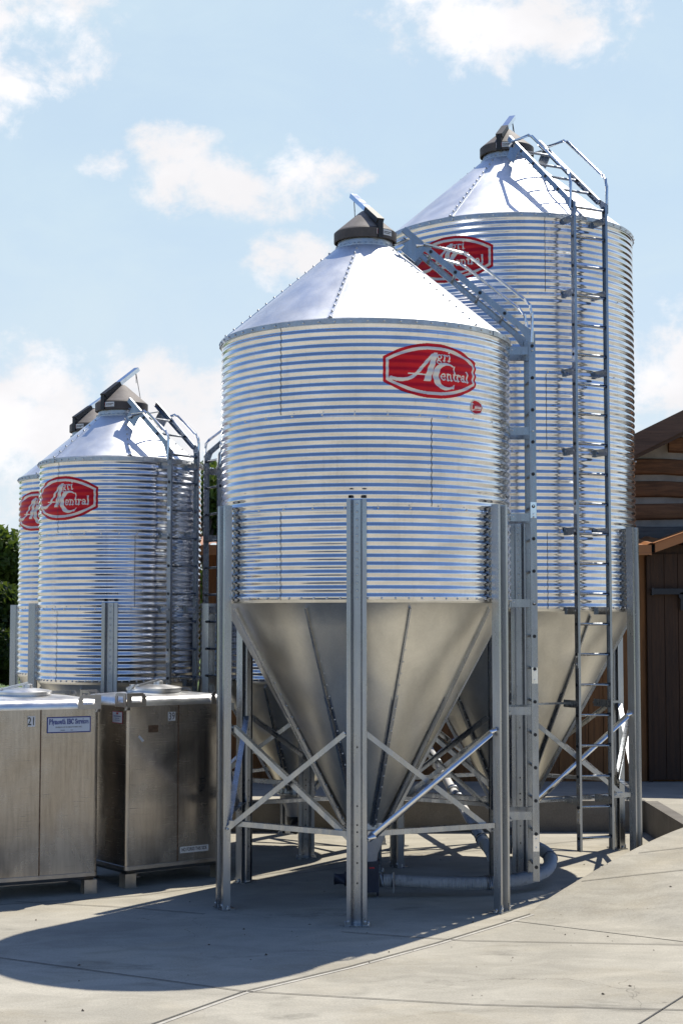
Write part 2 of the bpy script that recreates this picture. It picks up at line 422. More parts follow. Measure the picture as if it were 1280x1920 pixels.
b = MB()
xs = [-70, -26, -8, -4, 0, 4, 8, 26, 70]; ys = [-60, -24, -8, 0, 6, 10, 14, 18, 23.5, 46]
for i in range(len(xs)-1):
    for j in range(len(ys)-1):
        b.quad([(xs[i],ys[j],0),(xs[i+1],ys[j],0),(xs[i+1],ys[j+1],0),(xs[i],ys[j+1],0)])
b.build('concrete_yard', M_CONC, kind='structure')
b = MB()
b.quad([(-900,-900,-0.006),(900,-900,-0.006),(900,900,-0.006),(-900,900,-0.006)])
b.build('lawn', M_LAWN, kind='structure')

# ramp: rises to the back right, its free edge falls to the yard
b = MB()
ss = [-0.3+0.05*i for i in range(18)]+[0.65+0.2*i for i in range(12)]+[3.0, 3.2, 3.4, 3.6, 3.75, RAMP_L, 4.5, 6, 9, 14]
ts = [0, 0.025, 0.06, 0.4, 1, 2, 4, 8, 14]
def rp(s, t, dz=0.0): return (P0[0]+U[0]*s+V[0]*t, P0[1]+U[1]*s+V[1]*t, rz(s)+dz)
for i in range(len(ss)-1):
    for j in range(len(ts)-1):
        def q(a, c):
            e = {0: -0.022, 0.025: -0.006}.get(ts[c], 0)
            e = max(e, -rz(ss[a])) if rz(ss[a]) < 0.022 else e
            return rp(ss[a], ts[c], 0.004+e)
        b.quad([q(i,j), q(i,j+1), q(i+1,j+1), q(i+1,j)])
    a, c = ss[i], ss[i+1]
    if c <= RAMP_L+0.1:
        e0 = max(-0.022, -rz(a)); e1 = max(-0.022, -rz(c))
        b.quad([rp(a,0,0.004+e0), rp(c,0,0.004+e1), (*rp(c,0)[:2],-0.05), (*rp(a,0)[:2],-0.05)])
o = b.build('concrete_ramp', M_CONC, kind='structure', smooth=40)
fixn(o.data)
ZT = SLAB+0.004
E = rp(RAMP_L, 0)
WX, WY, WL = 3.72, 19.35, -1.95
b = MB()
b.quad([(E[0],E[1],ZT),(*rp(14,0)[:2],ZT),(WX,26.0,ZT)])
b.quad([(WX,E[1]-0.05,ZT),(E[0],E[1],ZT),(WX,26.0,ZT)])
b.quad([(WL,WY,ZT),(WX,WY,ZT),(WX,26.0,ZT),(WL,26.0,ZT)])
b.build('raised_slab', M_CONC, kind='structure', smooth=0)
b = MB()
b.box((WL, WY-0.02, -0.05), (WX, WY+0.14, ZT+0.012))
b.box((WX-0.02, E[1]-0.05, -0.05), (WX+0.14, WY-0.021, ZT+0.010))
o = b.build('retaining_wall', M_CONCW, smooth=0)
o['label'] = 'low grey concrete retaining wall behind the two large feed bins'; o['category'] = 'retaining wall'
# joints: saw cuts lying on the yard and the ramp
def ribbon(b, pts, wd, dz, mi):
    P = []
    for i in range(len(pts)-1):
        (x0,y0),(x1,y1) = pts[i], pts[i+1]; n = max(1, int(math.hypot(x1-x0, y1-y0)/0.12))
        P += [(x0+(x1-x0)*k/n, y0+(y1-y0)*k/n) for k in range(n)]
    P.append(pts[-1])
    for i in range(len(P)-1):
        (x0,y0),(x1,y1) = P[i], P[i+1]; L = math.hypot(x1-x0, y1-y0); nx, ny = -(y1-y0)/L*wd/2, (x1-x0)/L*wd/2
        jj = [0.0]*4
        b.quad([(x0+nx,y0+ny,gz(x0,y0)+dz),(x0-nx,y0-ny,gz(x0,y0)+dz),(x1-nx,y1-ny,gz(x1,y1)+dz),(x1+nx,y1+ny,gz(x1,y1)+dz)], mi)
JL = [[(-4.2,13.1),(-2.67,12.24),(-0.68,11.13)], [(-0.68,11.13),(0.9,10.75),(2.31,10.6),(4.5,10.3)], [(-0.68,11.13),(-1.6,9.6),(-2.2,8.2)],
      [(-0.68,11.13),(0.05,11.9),(0.75,12.75),(1.66,13.98)], [(0.0,13.2),(1.0,12.85),(2.77,12.68),(5,12.4)], [(1.5,9.6),(1.88,10.2),(2.42,11.1),(3.4,12.6)],
      [(2.24,14.82),(3.32,15.0),(6,15.4)], [(2.95,15.75),(4.5,16.2)], [(-3.0,14.6),(-1.9,14.3),(-1.2,14.0)], [(-4.5,13.9),(-1.9,14.9),(1.2,17.6),(3.4,18.9)],
      [(0.4,17.2),(2.2,18.6)], [(-1.3,15.6),(0.2,17.1)]]
b = MB()
for k, L in enumerate(JL):
    ribbon(b, L, 0.012, 0.006, 0)
for k in (2, 3, 10): ribbon(b, [(x+0.03, y-0.02) for x, y in JL[k]], 0.028, 0.003, 1)
b.build('pavement_joints', [M_JOINT, M_TROWEL], kind='structure', smooth=0)

# ------------------------------------------------------------------ lettering by strokes (x-height = 1)
def arc(cx, cy, rx, ry, a0, a1, n=12):
    return [(cx+rx*cos(radians(a0+(a1-a0)*i/n)), cy+ry*sin(radians(a0+(a1-a0)*i/n))) for i in range(n+1)]
TK, TN = 0.26, 0.13
def serif(x, y, h=0.22): return ([(x-h, y), (x+h, y)], TN)
GL = {
 'g': (1.0, [(arc(0.42,0.62,0.28,0.33,0,360,16),0.2), (arc(0.42,-0.22,0.34,0.26,0,360,16),0.17), ([(0.3,0.3),(0.2,0.12),(0.5,0.04)],0.17), ([(0.66,0.88),(0.88,1.0)],0.16)]),
 'r': (0.8, [([(0.25,0),(0.25,0.95)],TK), serif(0.27,0.06), ([(0.05,0.95),(0.25,0.95)],TN), (arc(0.52,0.66,0.24,0.28,170,50,8),0.18), ([(0.64,0.84),(0.70,0.80)],0.24)]),
 'i': (0.56, [([(0.27,0),(0.27,0.95)],TK), serif(0.27,0.06), ([(0.05,0.95),(0.25,0.95)],TN), ([(0.27,1.40),(0.27,1.42)],0.30)]),
 'e': (0.92, [(arc(0.45,0.5,0.33,0.45,20,325,18),0.2), ([(0.2,0.55),(0.76,0.55)],TN), ([(0.13,0.4),(0.13,0.62)],0.24)]),
 'n': (1.1, [([(0.25,0),(0.25,0.95)],TK), serif(0.25,0.06), ([(0.05,0.95),(0.25,0.95)],TN), (arc(0.54,0.6,0.27,0.34,165,0,10),0.18), ([(0.81,0.6),(0.81,0)],TK), serif(0.81,0.06)]),
 't': (0.68, [([(0.3,1.35),(0.3,0.25)],TK), ([(0.05,0.95),(0.6,0.95)],TN), (arc(0.48,0.25,0.18,0.2,180,320,8),0.18)]),
 'a': (0.95, [(arc(0.42,0.66,0.24,0.28,160,0,10),0.18), ([(0.66,0.66),(0.66,0.1),(0.86,0.06)],0.24), (arc(0.36,0.3,0.25,0.24,0,360,14),0.2)]),
 'l': (0.55, [([(0.27,0),(0.27,1.55)],TK), serif(0.27,0.06), ([(0.05,1.55),(0.25,1.55)],TN)]),
 'm': (1.6, [([(0.25,0),(0.25,0.95)],TK), serif(0.25,0.06), (arc(0.52,0.6,0.25,0.34,165,0,10),0.18), ([(0.77,0.6),(0.77,0)],TK), serif(0.77,0.06), (arc(1.04,0.6,0.25,0.34,165,0,10),0.18), ([(1.29,0.6),(1.29,0)],TK), serif(1.29,0.06)]),
 'u': (1.1, [([(0.22,0.95),(0.22,0.35)],TK), (arc(0.5,0.35,0.28,0.3,180,330,10),0.18), ([(0.78,0.95),(0.78,0.0)],TK), ([(0.02,0.95),(0.22,0.95)],TN), ([(0.6,0.95),(0.78,0.95)],TN), ([(0.78,0.06),(0.98,0.06)],TN)]),
 'o': (0.98, [(arc(0.47,0.48,0.34,0.45,0,360,18),0.22)]),
 'h': (1.1, [([(0.25,0),(0.25,1.55)],TK), serif(0.25,0.06), ([(0.05,1.55),(0.25,1.55)],TN), (arc(0.54,0.6,0.27,0.34,165,0,10),0.18), ([(0.81,0.6),(0.81,0)],TK), serif(0.81,0.06)]),
 'y': (1.0, [([(0.18,0.95),(0.5,0.1)],TK), ([(0.84,0.95),(0.45,-0.15),(0.28,-0.42),(0.12,-0.38)],0.16), serif(0.18,0.95), serif(0.84,0.95,0.16)]),
 'v': (1.0, [([(0.18,0.95),(0.5,0.05)],TK), ([(0.84,0.95),(0.5,0.05)],0.16), serif(0.18,0.95), serif(0.84,0.95,0.16)]),
 'c': (0.85, [(arc(0.46,0.48,0.34,0.45,45,320,16),0.22)]),
 's': (0.8, [(arc(0.4,0.72,0.24,0.22,40,270,10),0.18), (arc(0.4,0.26,0.26,0.24,90,-140,10),0.18)]),
 'b': (1.05, [([(0.22,0),(0.22,1.55)],TK), (arc(0.5,0.47,0.32,0.43,150,-150,16),0.2), ([(0.02,1.55),(0.22,1.55)],TN)]),
 'd': (1.05, [([(0.78,0),(0.78,1.55)],TK), (arc(0.5,0.47,0.32,0.43,30,330,16),0.2), ([(0.6,1.55),(0.78,1.55)],TN)]),
 'P': (1.3, [([(0.3,0),(0.3,1.5)],0.3), serif(0.3,0.06,0.28), ([(0.05,1.45),(0.7,1.45)],TN), (arc(0.65,1.08,0.4,0.37,90,-90,12),0.26), ([(0.3,0.72),(0.65,0.72)],TN)]),
 'I': (0.8, [([(0.38,0),(0.38,1.5)],0.3), serif(0.38,0.06,0.28), serif(0.38,1.44,0.28)]),
 'B': (1.35, [([(0.3,0),(0.3,1.5)],0.3), ([(0.05,0.06),(0.7,0.06)],TN), ([(0.05,1.44),(0.7,1.44)],TN), ([(0.3,0.78),(0.7,0.78)],TN), (arc(0.65,1.11,0.34,0.33,90,-90,10),0.26), (arc(0.68,0.42,0.42,0.36,90,-90,10),0.28)]),
 'C': (1.4, [(arc(0.7,0.75,0.55,0.7,45,315,20),0.28), ([(1.15,1.5),(1.15,1.0)],TN)]),
 'S': (1.05, [(arc(0.52,1.1,0.36,0.34,30,270,12),0.26), (arc(0.52,0.42,0.38,0.36,90,-150,12),0.26), ([(0.9,1.5),(0.9,1.1)],TN), ([(0.12,0.5),(0.12,0.0)],TN)]),
 ' ': (0.6, []),
}
def strokes(text, x, y, xh, track=1.0, slope=0.0):
    """list of (polyline, width) in final units"""
    out = []; cx = x
    for ch in text:
        adv, st = GL[ch]
        for pl, wd in st:
            out.append(([(cx+p[0]*xh*track, y+p[1]*xh+slope*(cx-x)) for p in pl], wd*xh))
        cx += adv*xh*track
    return out, cx-x
def fit(text, x0, x1, y, xh, slope=0.0):
    w0 = sum(GL[c][0] for c in text)*xh
    return strokes(text, x0, y, xh, (x1-x0)/w0, slope)[0]
def stroke_mask(Ug, Vg, sts):
    m = np.zeros(Ug.shape, bool)
    for pl, wd in sts:
        xs_ = [p[0] for p in pl]; ys_ = [p[1] for p in pl]
        sel = (Ug > min(xs_)-wd) & (Ug < max(xs_)+wd) & (Vg > min(ys_)-wd) & (Vg < max(ys_)+wd)
        if not sel.any(): continue
        u_, v_ = Ug[sel], Vg[sel]; d = np.full(u_.shape, 9.0)
        for (ax_, ay_), (bx_, by_) in zip(pl[:-1], pl[1:]):
            dx, dy = bx_-ax_, by_-ay_; L2 = dx*dx+dy*dy+1e-12
            t = np.clip(((u_-ax_)*dx+(v_-ay_)*dy)/L2, 0, 1)
            d = np.minimum(d, np.hypot(u_-ax_-t*dx, v_-ay_-t*dy))
        mm = m[sel]; m[sel] = mm | (d < wd/2)
    return m
def poly_mask(Ug, Vg, poly):
    m = np.zeros(Ug.shape, bool); n = len(poly)
    for i in range(n):
        (x0, y0), (x1, y1) = poly[i], poly[(i+1) % n]
        if y0 == y1: continue
        c = (Vg < y0) != (Vg < y1)
        m ^= c & (Ug < (x1-x0)*(Vg-y0)/(y1-y0)+x0)
    return m
def grid_part(masks, mapf, u0, u1, v0, v1, st):
    """cells of a fine (u, v) grid sorted into meshes by mask, each bent onto its surface by mapf(u, v, layer)"""
    nu, nv = int((u1-u0)/st), int((v1-v0)/st)
    uc = u0+(np.arange(nu)+0.5)*st; vc = v0+(np.arange(nv)+0.5)*st
    Ug, Vg = np.meshgrid(uc, vc)
    res = []
    for k, M in enumerate(masks(Ug, Vg)):
        jj, ii = np.nonzero(M)
        keys = np.stack([np.stack([ii+a, jj+c_], 1) for a, c_ in ((0,0),(1,0),(1,1),(0,1))], 1)
        flat = keys.reshape(-1, 2); code = flat[:,0]*(nv+2)+flat[:,1]
        uq, inv = np.unique(code, return_inverse=True)
        U_ = u0+(uq//(nv+2))*st; V_ = v0+(uq % (nv+2))*st
        co = mapf(U_, V_)
        res.append((co, inv.reshape(-1, 4)))
    return res
def np_mesh(name, co, faces, mats, smooth=True):
    me = bpy.data.meshes.new(name)
    me.vertices.add(len(co)); me.vertices.foreach_set('co', np.ascontiguousarray(co, np.float32).ravel())
    nf = len(faces); me.loops.add(nf*4); me.polygons.add(nf)
    me.loops.foreach_set('vertex_index', np.ascontiguousarray(faces, np.int32).ravel())
    me.polygons.foreach_set('loop_start', np.arange(0, nf*4, 4, dtype=np.int32))
    for m in mats: me.materials.append(m)
    me.update(calc_edges=True)
    if smooth: me.polygons.foreach_set('use_smooth', np.ones(nf, bool))
    me.validate()
    return me

# ---- the oval emblem of the bins: red field, white inline border, white lettering
EW, EH0, EH1 = 0.4725, 0.109, 0.243
def emb_masks(u, v):
    def shp(s):
        hw = EW-s
        top = (EH0+(EH1-EH0)*(1-(np.abs(u)/EW)**2.1))-s*1.12
        return (np.abs(u) < hw) & (np.abs(v) < top)
    o_, a_, b_ = shp(0), shp(0.025), shp(0.050)
    sts = fit('gri', 0.022, 0.172, 0.094, 0.056)+fit('entral', 0.062, 0.375, -0.078, 0.060)
    sw = [(-0.015,0.140),(-0.05,0.105),(-0.09,0.062),(-0.13,0.015),(-0.17,-0.030),(-0.21,-0.062),(-0.25,-0.081),(-0.30,-0.090),(-0.35,-0.088),(-0.40,-0.077)]
    sts += [(sw, 0.029), ([(-0.402,-0.078),(-0.400,-0.078)], 0.036), ([(-0.245,-0.033),(-0.06,-0.037)], 0.012)]
    L = stroke_mask(u, v, sts)
    L |= poly_mask(u, v, [(-0.022,0.130),(0.000,0.166),(0.036,0.166),(0.030,0.140),(-0.040,-0.094),(-0.108,-0.094)])
    eo = ((u-0.112)/0.128)**2+((v+0.042)/0.122)**2 < 1
    ei = ((u-0.138)/0.094)**2+((v+0.040)/0.097)**2 < 1
    C = eo & ~ei & ~((u > 0.125) & (v < 0.045) & (v > -0.125))
    C |= poly_mask(u, v, [(0.196,0.052),(0.214,0.052),(0.214,-0.002),(0.205,-0.002)])
    C |= poly_mask(u, v, [(0.176,-0.150),(0.196,-0.150),(0.216,-0.108),(0.203,-0.112)])
    L |= C
    L &= b_
    wb = (a_ & ~b_)
    return [(o_ & ~L & ~wb), wb, L]
def badge_masks(u, v):
    # small pointed badge: white rim, red field, script lettering
    def shp(s):
        hw = 0.088-s
        top = np.where(u < -0.03, 0.068*(1-((-0.03-u)/0.065)**1.3*0.95 if False else 1-np.clip((-0.03-u)/0.062, 0, 1)**1.4), 0.068-0.030*np.clip((u+0.03)/0.12, 0, 1)**2)-s*1.1
        return (u > -hw) & (u < hw*0.93) & (np.abs(v) < top)
    o_, a_ = shp(0), shp(0.009)
    sts = [(arc(-0.047,0.002,0.020,0.030,60,315,14), 0.010)]+fit('umberland', -0.030, 0.066, -0.012, 0.020)+[([(-0.03,-0.024),(0.062,-0.021)], 0.005)]
    L = stroke_mask(u, v, sts) & a_
    return [a_ & ~L, o_ & ~a_, L]

# ------------------------------------------------------------------ feed bins
RING = 0.818; PITCH = RING/12; AMP = 0.0064
def merge(me, other, mats):
    import bmesh
    b = bmesh.new(); b.from_mesh(me); n0 = len(b.faces); b.from_mesh(other); b.faces.ensure_lookup_table()
    for fc in b.faces[n0:]: fc.material_index = 1
    b.to_mesh(me); b.free(); bpy.data.meshes.remove(other)
    me.materials.clear()
    for m in mats: me.materials.append(m)
    mi = np.zeros(len(me.polygons), np.int32); mi[n0:] = 1; me.polygons.foreach_set('material_index', mi)
    return me
def rad(phi): return Vector((sin(phi), -cos(phi), 0))
def tang(phi): return Vector((cos(phi), sin(phi), 0))
def pol(r, phi, z): return Vector((r*sin(phi), -r*cos(phi), z))

def leg_mesh(h, bolts_from, holes):
    """open hat-section leg, outward = -Y at azimuth 0; local origin at the ground, web on the wall line r = 0"""
    b = MB(); th = 0.005
    prof = [(-0.086,0.022),(-0.086,0.094),(-0.050,0.094),(-0.029,0.006),(0.029,0.006),(0.050,0.094),(0.086,0.094),(0.086,0.022)]
    inner = []
    for i, p in enumerate(prof):
        a = Vector(prof[max(i-1,0)]); c = Vector(prof[min(i+1,len(prof)-1)]); d = (c-a).normalized(); n_ = Vector((-d.y, d.x))
        inner.append((p[0]-n_.x*th, p[1]-n_.y*th))
    for (x0,y0),(x1,y1) in zip(prof[:-1], prof[1:]):
        b.quad([(x0,-y0,0.012),(x1,-y1,0.012),(x1,-y1,h),(x0,-y0,h)])
    for (x0,y0),(x1,y1) in zip(inner[:-1], inner[1:]):
        b.quad([(x1,-y1,0.012),(x0,-y0,0.012),(x0,-y0,h),(x1,-y1,h)])
    for z in (0.012, h):
        for i in range(len(prof)-1):
            b.quad([(prof[i][0],-prof[i][1],z),(prof[i+1][0],-prof[i+1][1],z),(inner[i+1][0],-inner[i+1][1],z),(inner[i][0],-inner[i][1],z)])
    for i in (0, len(prof)-1):
        b.quad([(prof[i][0],-prof[i][1],0.012),(inner[i][0],-inner[i][1],0.012),(inner[i][0],-inner[i][1],h),(prof[i][0],-prof[i][1],h)])
    z = bolts_from
    while z < h-0.02:
        b.bolt((0,-0.006,z), (0,-1,0), 0.010, 0.010, 1); z += PITCH
    for z in holes:
        b.tube([(0,-0.002,z),(0,-0.0085,z)], 0.008, 8, True, 2)  # holes drawn as black discs, their inner shade painted
    me = b.mesh('leg', [M_LEG, M_BOLT, M_INK_SHADE])
    p = MB()
    p.box((-0.11,-0.11,0.0), (0.11,0.02,0.012))
    for sx in (-1, 1):
        p.prism([(0,0.012),(0.035,0.012),(0.035,0.03),(0.02,0.075),(0,0.075)], -0.099, -0.0945, lambda x,y,z,sx=sx: (sx*(0.055+x), z-0.001, y))
        p.bolt((sx*0.072,-0.1,0.045), (0,-1,0), 0.011, 0.012, 1)
        p.bolt((sx*0.097,-0.055,0.012), (0,0,1), 0.012, 0.03, 1)
    pm = p.mesh('base_plate', [M_LEG, M_BOLT])
    return me, pm

def make_bin(name, label, loc, R, rings, seam, nleg, leg0, lad_az, lad_r, emb_az, roof_az0, arm_az, roll=0.0, sheet0=-34, badge=None, brace=(0.72, 1.62), roof_n=6, bat=(16, 9), gapcap=True, lad_bot=0.2, rails=None, tube_brace=()):
    root = thing(name, label, 'feed bin', loc, 0, 'galvanized feed bins')
    top = seam+rings*RING
    n = 192
    cph = np.linspace(0, 2*pi, n, endpoint=False)
    def corr(z): return R+AMP*np.cos(2*pi*(z-seam)/PITCH+pi)
    # --- corrugated rings
    for k in range(rings):
        z0 = seam+k*RING-(0.028 if k else 0.0); z1 = seam+(k+1)*RING
        nz = 12*12+(5 if k else 0)
        zz = np.linspace(z0, z1, nz+1)
        rr = corr(zz)+0.0012*k
        wob = 0.0016*np.sin(3*cph[None,:]+k*1.7+zz[:,None]*2.1)+0.0012*np.sin(7*cph[None,:]+k*0.9-zz[:,None]*3.3)
        rr2 = rr[:,None]+wob
        co = np.stack([rr2*np.sin(cph)[None,:], -rr2*np.cos(cph)[None,:], np.repeat(zz[:,None], n, 1)], -1)
        if k:       # lip: the ring laps over the one below, its sheet edge shows
            lip = co[:1].copy(); lip[...,:2] *= (R-0.006)/R
            co = np.concatenate([lip, co], 0)
        rows = co.shape[0]
        co = co.reshape(-1, 3)
        i = np.arange(rows-1)[:,None]*n; c = np.arange(n)[None,:]; c2 = (c+1) % n
        f = np.stack([i+c, i+c2, i+n+c2, i+n+c], -1).reshape(-1, 4)
        me = np_mesh('wall_ring', co, f, [M_CORR])
        bb = MB(); z = seam+k*RING-0.012 if k else seam+0.020; m_ = 30 if k else 72
        for j in range(m_):
            p_ = 2*pi*(j+0.3*k)/m_; bb.bolt(pol(R+AMP-0.002+0.002*k, p_, z), rad(p_), 0.010, 0.012)
        for s_ in range(3):
            ph = radians(sheet0+120*s_+58*(k % 2))
            for j in range(11): bb.bolt(pol(R+AMP-0.011, ph-0.035/R, seam+k*RING+PITCH*(j+1.5)), rad(ph), 0.009, 0.012)
        me = merge(me, bb.mesh('bolts', M_BOLT, 0), [M_CORR, M_BOLT])
        o = bpy.data.objects.new('wall_ring', me); COL.objects.link(o); o.parent = root
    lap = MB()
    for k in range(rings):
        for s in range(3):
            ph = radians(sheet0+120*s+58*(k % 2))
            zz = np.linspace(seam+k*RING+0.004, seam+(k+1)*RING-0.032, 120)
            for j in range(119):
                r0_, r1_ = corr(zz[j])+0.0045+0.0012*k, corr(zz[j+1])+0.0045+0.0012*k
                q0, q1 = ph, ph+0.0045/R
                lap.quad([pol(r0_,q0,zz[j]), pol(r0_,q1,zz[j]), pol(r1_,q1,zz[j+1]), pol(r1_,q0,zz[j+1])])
    lap.build('lap_shadow_line', M_LAPSHADE, root, smooth=0)  # dark strips: the gap shadow along each sheet lap, put into colour
    # --- hopper with battens
    hb_r, hb_z = 0.195, seam-(R-0.195-0.02)*1.80
    b = MB(); nb, ph0 = bat[1], radians(bat[0])
    zz = [seam+0.012, seam-0.012]
    b.lathe([(R-0.004, seam+0.01), (R-0.012, seam-0.016)]+[(R-0.02+(hb_r-R+0.02)*t/10, seam-0.02+(hb_z-seam+0.02)*t/10) for t in range(11)], 144)
    b.build('hopper', M_HOP, root)
    for j in range(nb):
        ph = ph0+2*pi*j/nb
        b = MB()
        pa, pb = pol(R-0.055, ph, seam-0.055), pol(hb_r+0.02, ph, hb_z+0.012)
        nrm = (rad(ph)*sin(radians(61))-Vector((0,0,1))*cos(radians(61))).normalized(); tg = tang(ph)
        for q0, q1, h0, h1 in ((-0.034,-0.011,0.003,0.003),(-0.011,-0.008,0.003,0.034),(-0.008,0.008,0.034,0.034),(0.008,0.011,0.034,0.003),(0.011,0.040,0.003,0.003)):
            b.quad([pa+tg*q0+nrm*h0, pa+tg*q1+nrm*h1, pb+tg*q1*0.8+nrm*h1, pb+tg*q0*0.8+nrm*h0])
        b.quad([pa+tg*-0.011, pa+tg*0.011, pa+tg*0.008+nrm*0.034, pa+tg*-0.008+nrm*0.034])
        L = (pb-pa).length; m_ = int(L/0.115)
        for i in range(m_):
            p_ = pa+(pb-pa)*((i+0.5)/m_); b.bolt(p_+tg*0.026+nrm*0.003, nrm, 0.009, 0.009, 1)
        b.build('batten', [M_LADDER, M_BOLT], root, smooth=0)
    # --- boot and unloader below the hopper
    b = MB()
    bz = hb_z
    b.lathe([(hb_r+0.012, bz+0.05), (hb_r+0.02, bz-0.03), (hb_r+0.03, bz-0.034), (hb_r+0.03, bz-0.05), (hb_r+0.006, bz-0.052)], 40)
    b.build('collar_ring', M_LEG, root)
    b = MB()
    b.lathe([(hb_r+0.0, bz-0.05), (hb_r-0.015, bz-0.12), (0.115, 0.40 if bz > 0.6 else 0.3), (0.105, 0.335)], 32)
    b.build('boot', M_BOOT, root)
    b = MB()
    if rings > 2 and R > 1:
        b.box((-0.14,-0.10,0.05), (0.12,0.10,0.31)); b.box((-0.15,-0.115,0.31), (0.13,0.115,0.335))
        b.tube([(-0.14,0,0.16),(-0.20,0,0.16)], 0.075, 14); b.tube([(-0.20,0,0.16),(-0.30,0,0.16)], 0.055, 14)
        b.tube([(-0.13,0,0.06),(-0.13,0,0.0)], 0.012, 8); b.tube([(0.11,0,0.06),(0.11,0,0.0)], 0.012, 8)
        b.quad([(0.03,-0.1015,0.27),(0.08,-0.1015,0.27),(0.08,-0.1015,0.285),(0.03,-0.1015,0.285)], 1)
        o = b.build('auger_unloader', [M_MOTOR, M_REDINK], root, smooth=30)
    else:
        b.lathe([(0.105,0.335),(0.11,0.30),(0.10,0.24),(0.085,0.17),(0.0,0.165)], 20)
        b.tube([(0.0,-0.10,0.27),(0.0,-0.20,0.21)], 0.07, 14)
        o = b.build('auger_unloader', M_BLACK, root)
    # --- roof, eave band, collar
    cr = 0.268; rise = (R-cr)*tan(radians(40.3)); rz0 = top+0.012
    b = MB()
    b.lathe([(R+0.014, rz0-0.012), (R+0.006, rz0)]+[(R+(cr-R)*t/8, rz0+0.004+rise*t/8) for t in range(9)], 120)
    b.build('roof', M_ROOF, root)
    b = MB()
    sl = radians(40.3)
    for j in range(roof_n):
        ph = radians(roof_az0)+2*pi*j/roof_n
        pa, pb = pol(R-0.01, ph, rz0+0.018), pol(cr+0.01, ph, rz0+rise-0.006)
        nrm = rad(ph)*sin(sl)+Vector((0,0,1))*cos(sl); tg = tang(ph)
        b.quad([pa-tg*0.028+nrm*0.001, pa+tg*0.020+nrm*0.004, pb+tg*0.020+nrm*0.004, pb-tg*0.028+nrm*0.001])
        b.quad([pa+tg*0.020+nrm*0.004, pa+tg*0.022-nrm*0.003, pb+tg*0.022-nrm*0.003, pb+tg*0.020+nrm*0.004])
        m_ = max(6, int((pb-pa).length/0.10))
        for i in range(m_+1): b.bolt(pa+(pb-pa)*(i/m_)+nrm*0.004, nrm, 0.011, 0.014, 1)
    b.build('roof_seam', [M_ROOF, M_BAND], root, smooth=0)
    b = MB()
    b.lathe([(R+0.010, top-0.034), (R+0.020, top-0.032), (R+0.020, top+0.012), (R+0.012, top+0.016), (R-0.03, top+0.034)], 120)
    for j in range(60):
        p_ = 2*pi*j/60; b.bolt(pol(R+0.019, p_, top-0.010), rad(p_), 0.011, 0.012, 1)
    for j in range(5):
        p_ = radians(roof_az0)+2*pi*j/5; q = pol(R+0.022, p_, top-0.010); b.frame_box(q, tang(p_)*0.05, rad(p_)*0.004, (0,0,0.024))
    b.build('eave_band', [M_BAND, M_BOLT], root, smooth=40)
    ct = rz0+rise
    b = MB()
    b.lathe([(cr+0.022, ct-0.018), (cr+0.022, ct-0.002), (cr, ct+0.004), (cr-0.005, ct+0.11), (cr-0.02, ct+0.112)], 64)
    for j in range(32):
        p_ = 2*pi*j/32; b.bolt(pol(cr+0.014, p_, ct-0.001), Vector((0,0,1)), 0.009, 0.012, 1)
    b.build('collar', [M_BAND, M_BOLT], root)
    # --- lid with its hinged arm
    b = MB()
    lz = ct+0.055
    b.lathe([(0.278, lz+0.03), (0.292, lz), (0.302, lz+0.004), (0.302, lz+0.092), (0.285, lz+0.108), (0.16, lz+0.215), (0.06, lz+0.300), (0.035, lz+0.318), (0.0, lz+0.320)], 64, mis=[0,0,0,0,1,1,1,1])
    lid = b.build('lid', [M_LID, M_LIDTOP], root, smooth=30)
    aa = radians(arm_az); d = rad(aa); tg = tang(aa); up = Vector((0,0,1))
    lo = d*0.305+up*(lz+0.16); hi = -d*0.255+up*(lz+0.535); mid = lo+(hi-lo)*0.45
    b = MB()
    b.bar(mid, hi, 0.070, 0.045, up, 0)
    b.bar(lo, mid, 0.074, 0.049, up, 1)
    b.prism([(0.318,0.0),(0.318,0.165),(0.22,0.235),(0.08,0.315),(0.06,0.27),(0.24,0.14),(0.295,0.0)], -0.026, 0.026, lambda x,y,z: d*x+up*(lz+y)+tg*z, 1)
    b.box((-0.001,-0.001,lz+0.3),(0.001,0.001,lz+0.301),1)
    arm = b.build('lid_arm', [M_TUBE, M_BLACK], root, smooth=0)
    arm.parent = lid
    ch = MB(); e = -d*0.235+up*(lz+0.50); f_ = -d*0.285+up*(lz+0.11)+tg*0.05
    ch.tube([e, f_], 0.004, 5); ch.tube([e, e-up*0.13+tg*0.01], 0.004, 5)
    c_ = ch.build('chain', M_BLACK, lid)
    st = MB(); sp_ = radians(arm_az)-0.05
    for q0, q1, h0, h1, mi, off in ((-0.02,0.16,0.030,0.085,0,0.0035),(-0.015,0.045,0.034,0.081,1,0.0047),(-0.005,0.035,0.042,0.073,0,0.0059),(0.005,0.025,0.05,0.065,2,0.0071),(0.055,0.15,0.060,0.066,2,0.0047),(0.055,0.13,0.046,0.052,2,0.0047)):
        N_ = 6
        for i in range(N_):
            a0, a1 = sp_+(q0+(q1-q0)*i/N_)/0.302, sp_+(q0+(q1-q0)*(i+1)/N_)/0.302
            st.quad([pol(0.302+off,a0,lz+h0), pol(0.302+off,a1,lz+h0), pol(0.302+off,a1,lz+h1), pol(0.302+off,a0,lz+h1)], mi)
    st.build('warning_sticker', [M_STICK, M_REDINK, M_INK_SHADE], lid, smooth=0)
    # --- legs and braces
    lh = seam+RING+0.055
    me, pm = leg_mesh(lh, seam+0.02, [0.35,0.52,0.66,0.78,0.84,1.0,1.5])
    legs = []
    for j in range(nleg):
        ph = radians(leg0)+2*pi*j/nleg
        o = bpy.data.objects.new('leg', me); COL.objects.link(o); o.parent = root
        o.location = pol(R+AMP+0.004, ph, 0); o.rotation_euler = (0, 0, ph)
        p_ = bpy.data.objects.new('base_plate', pm); COL.objects.link(p_); p_.parent = o
        legs.append(ph)
    zl, zh = brace
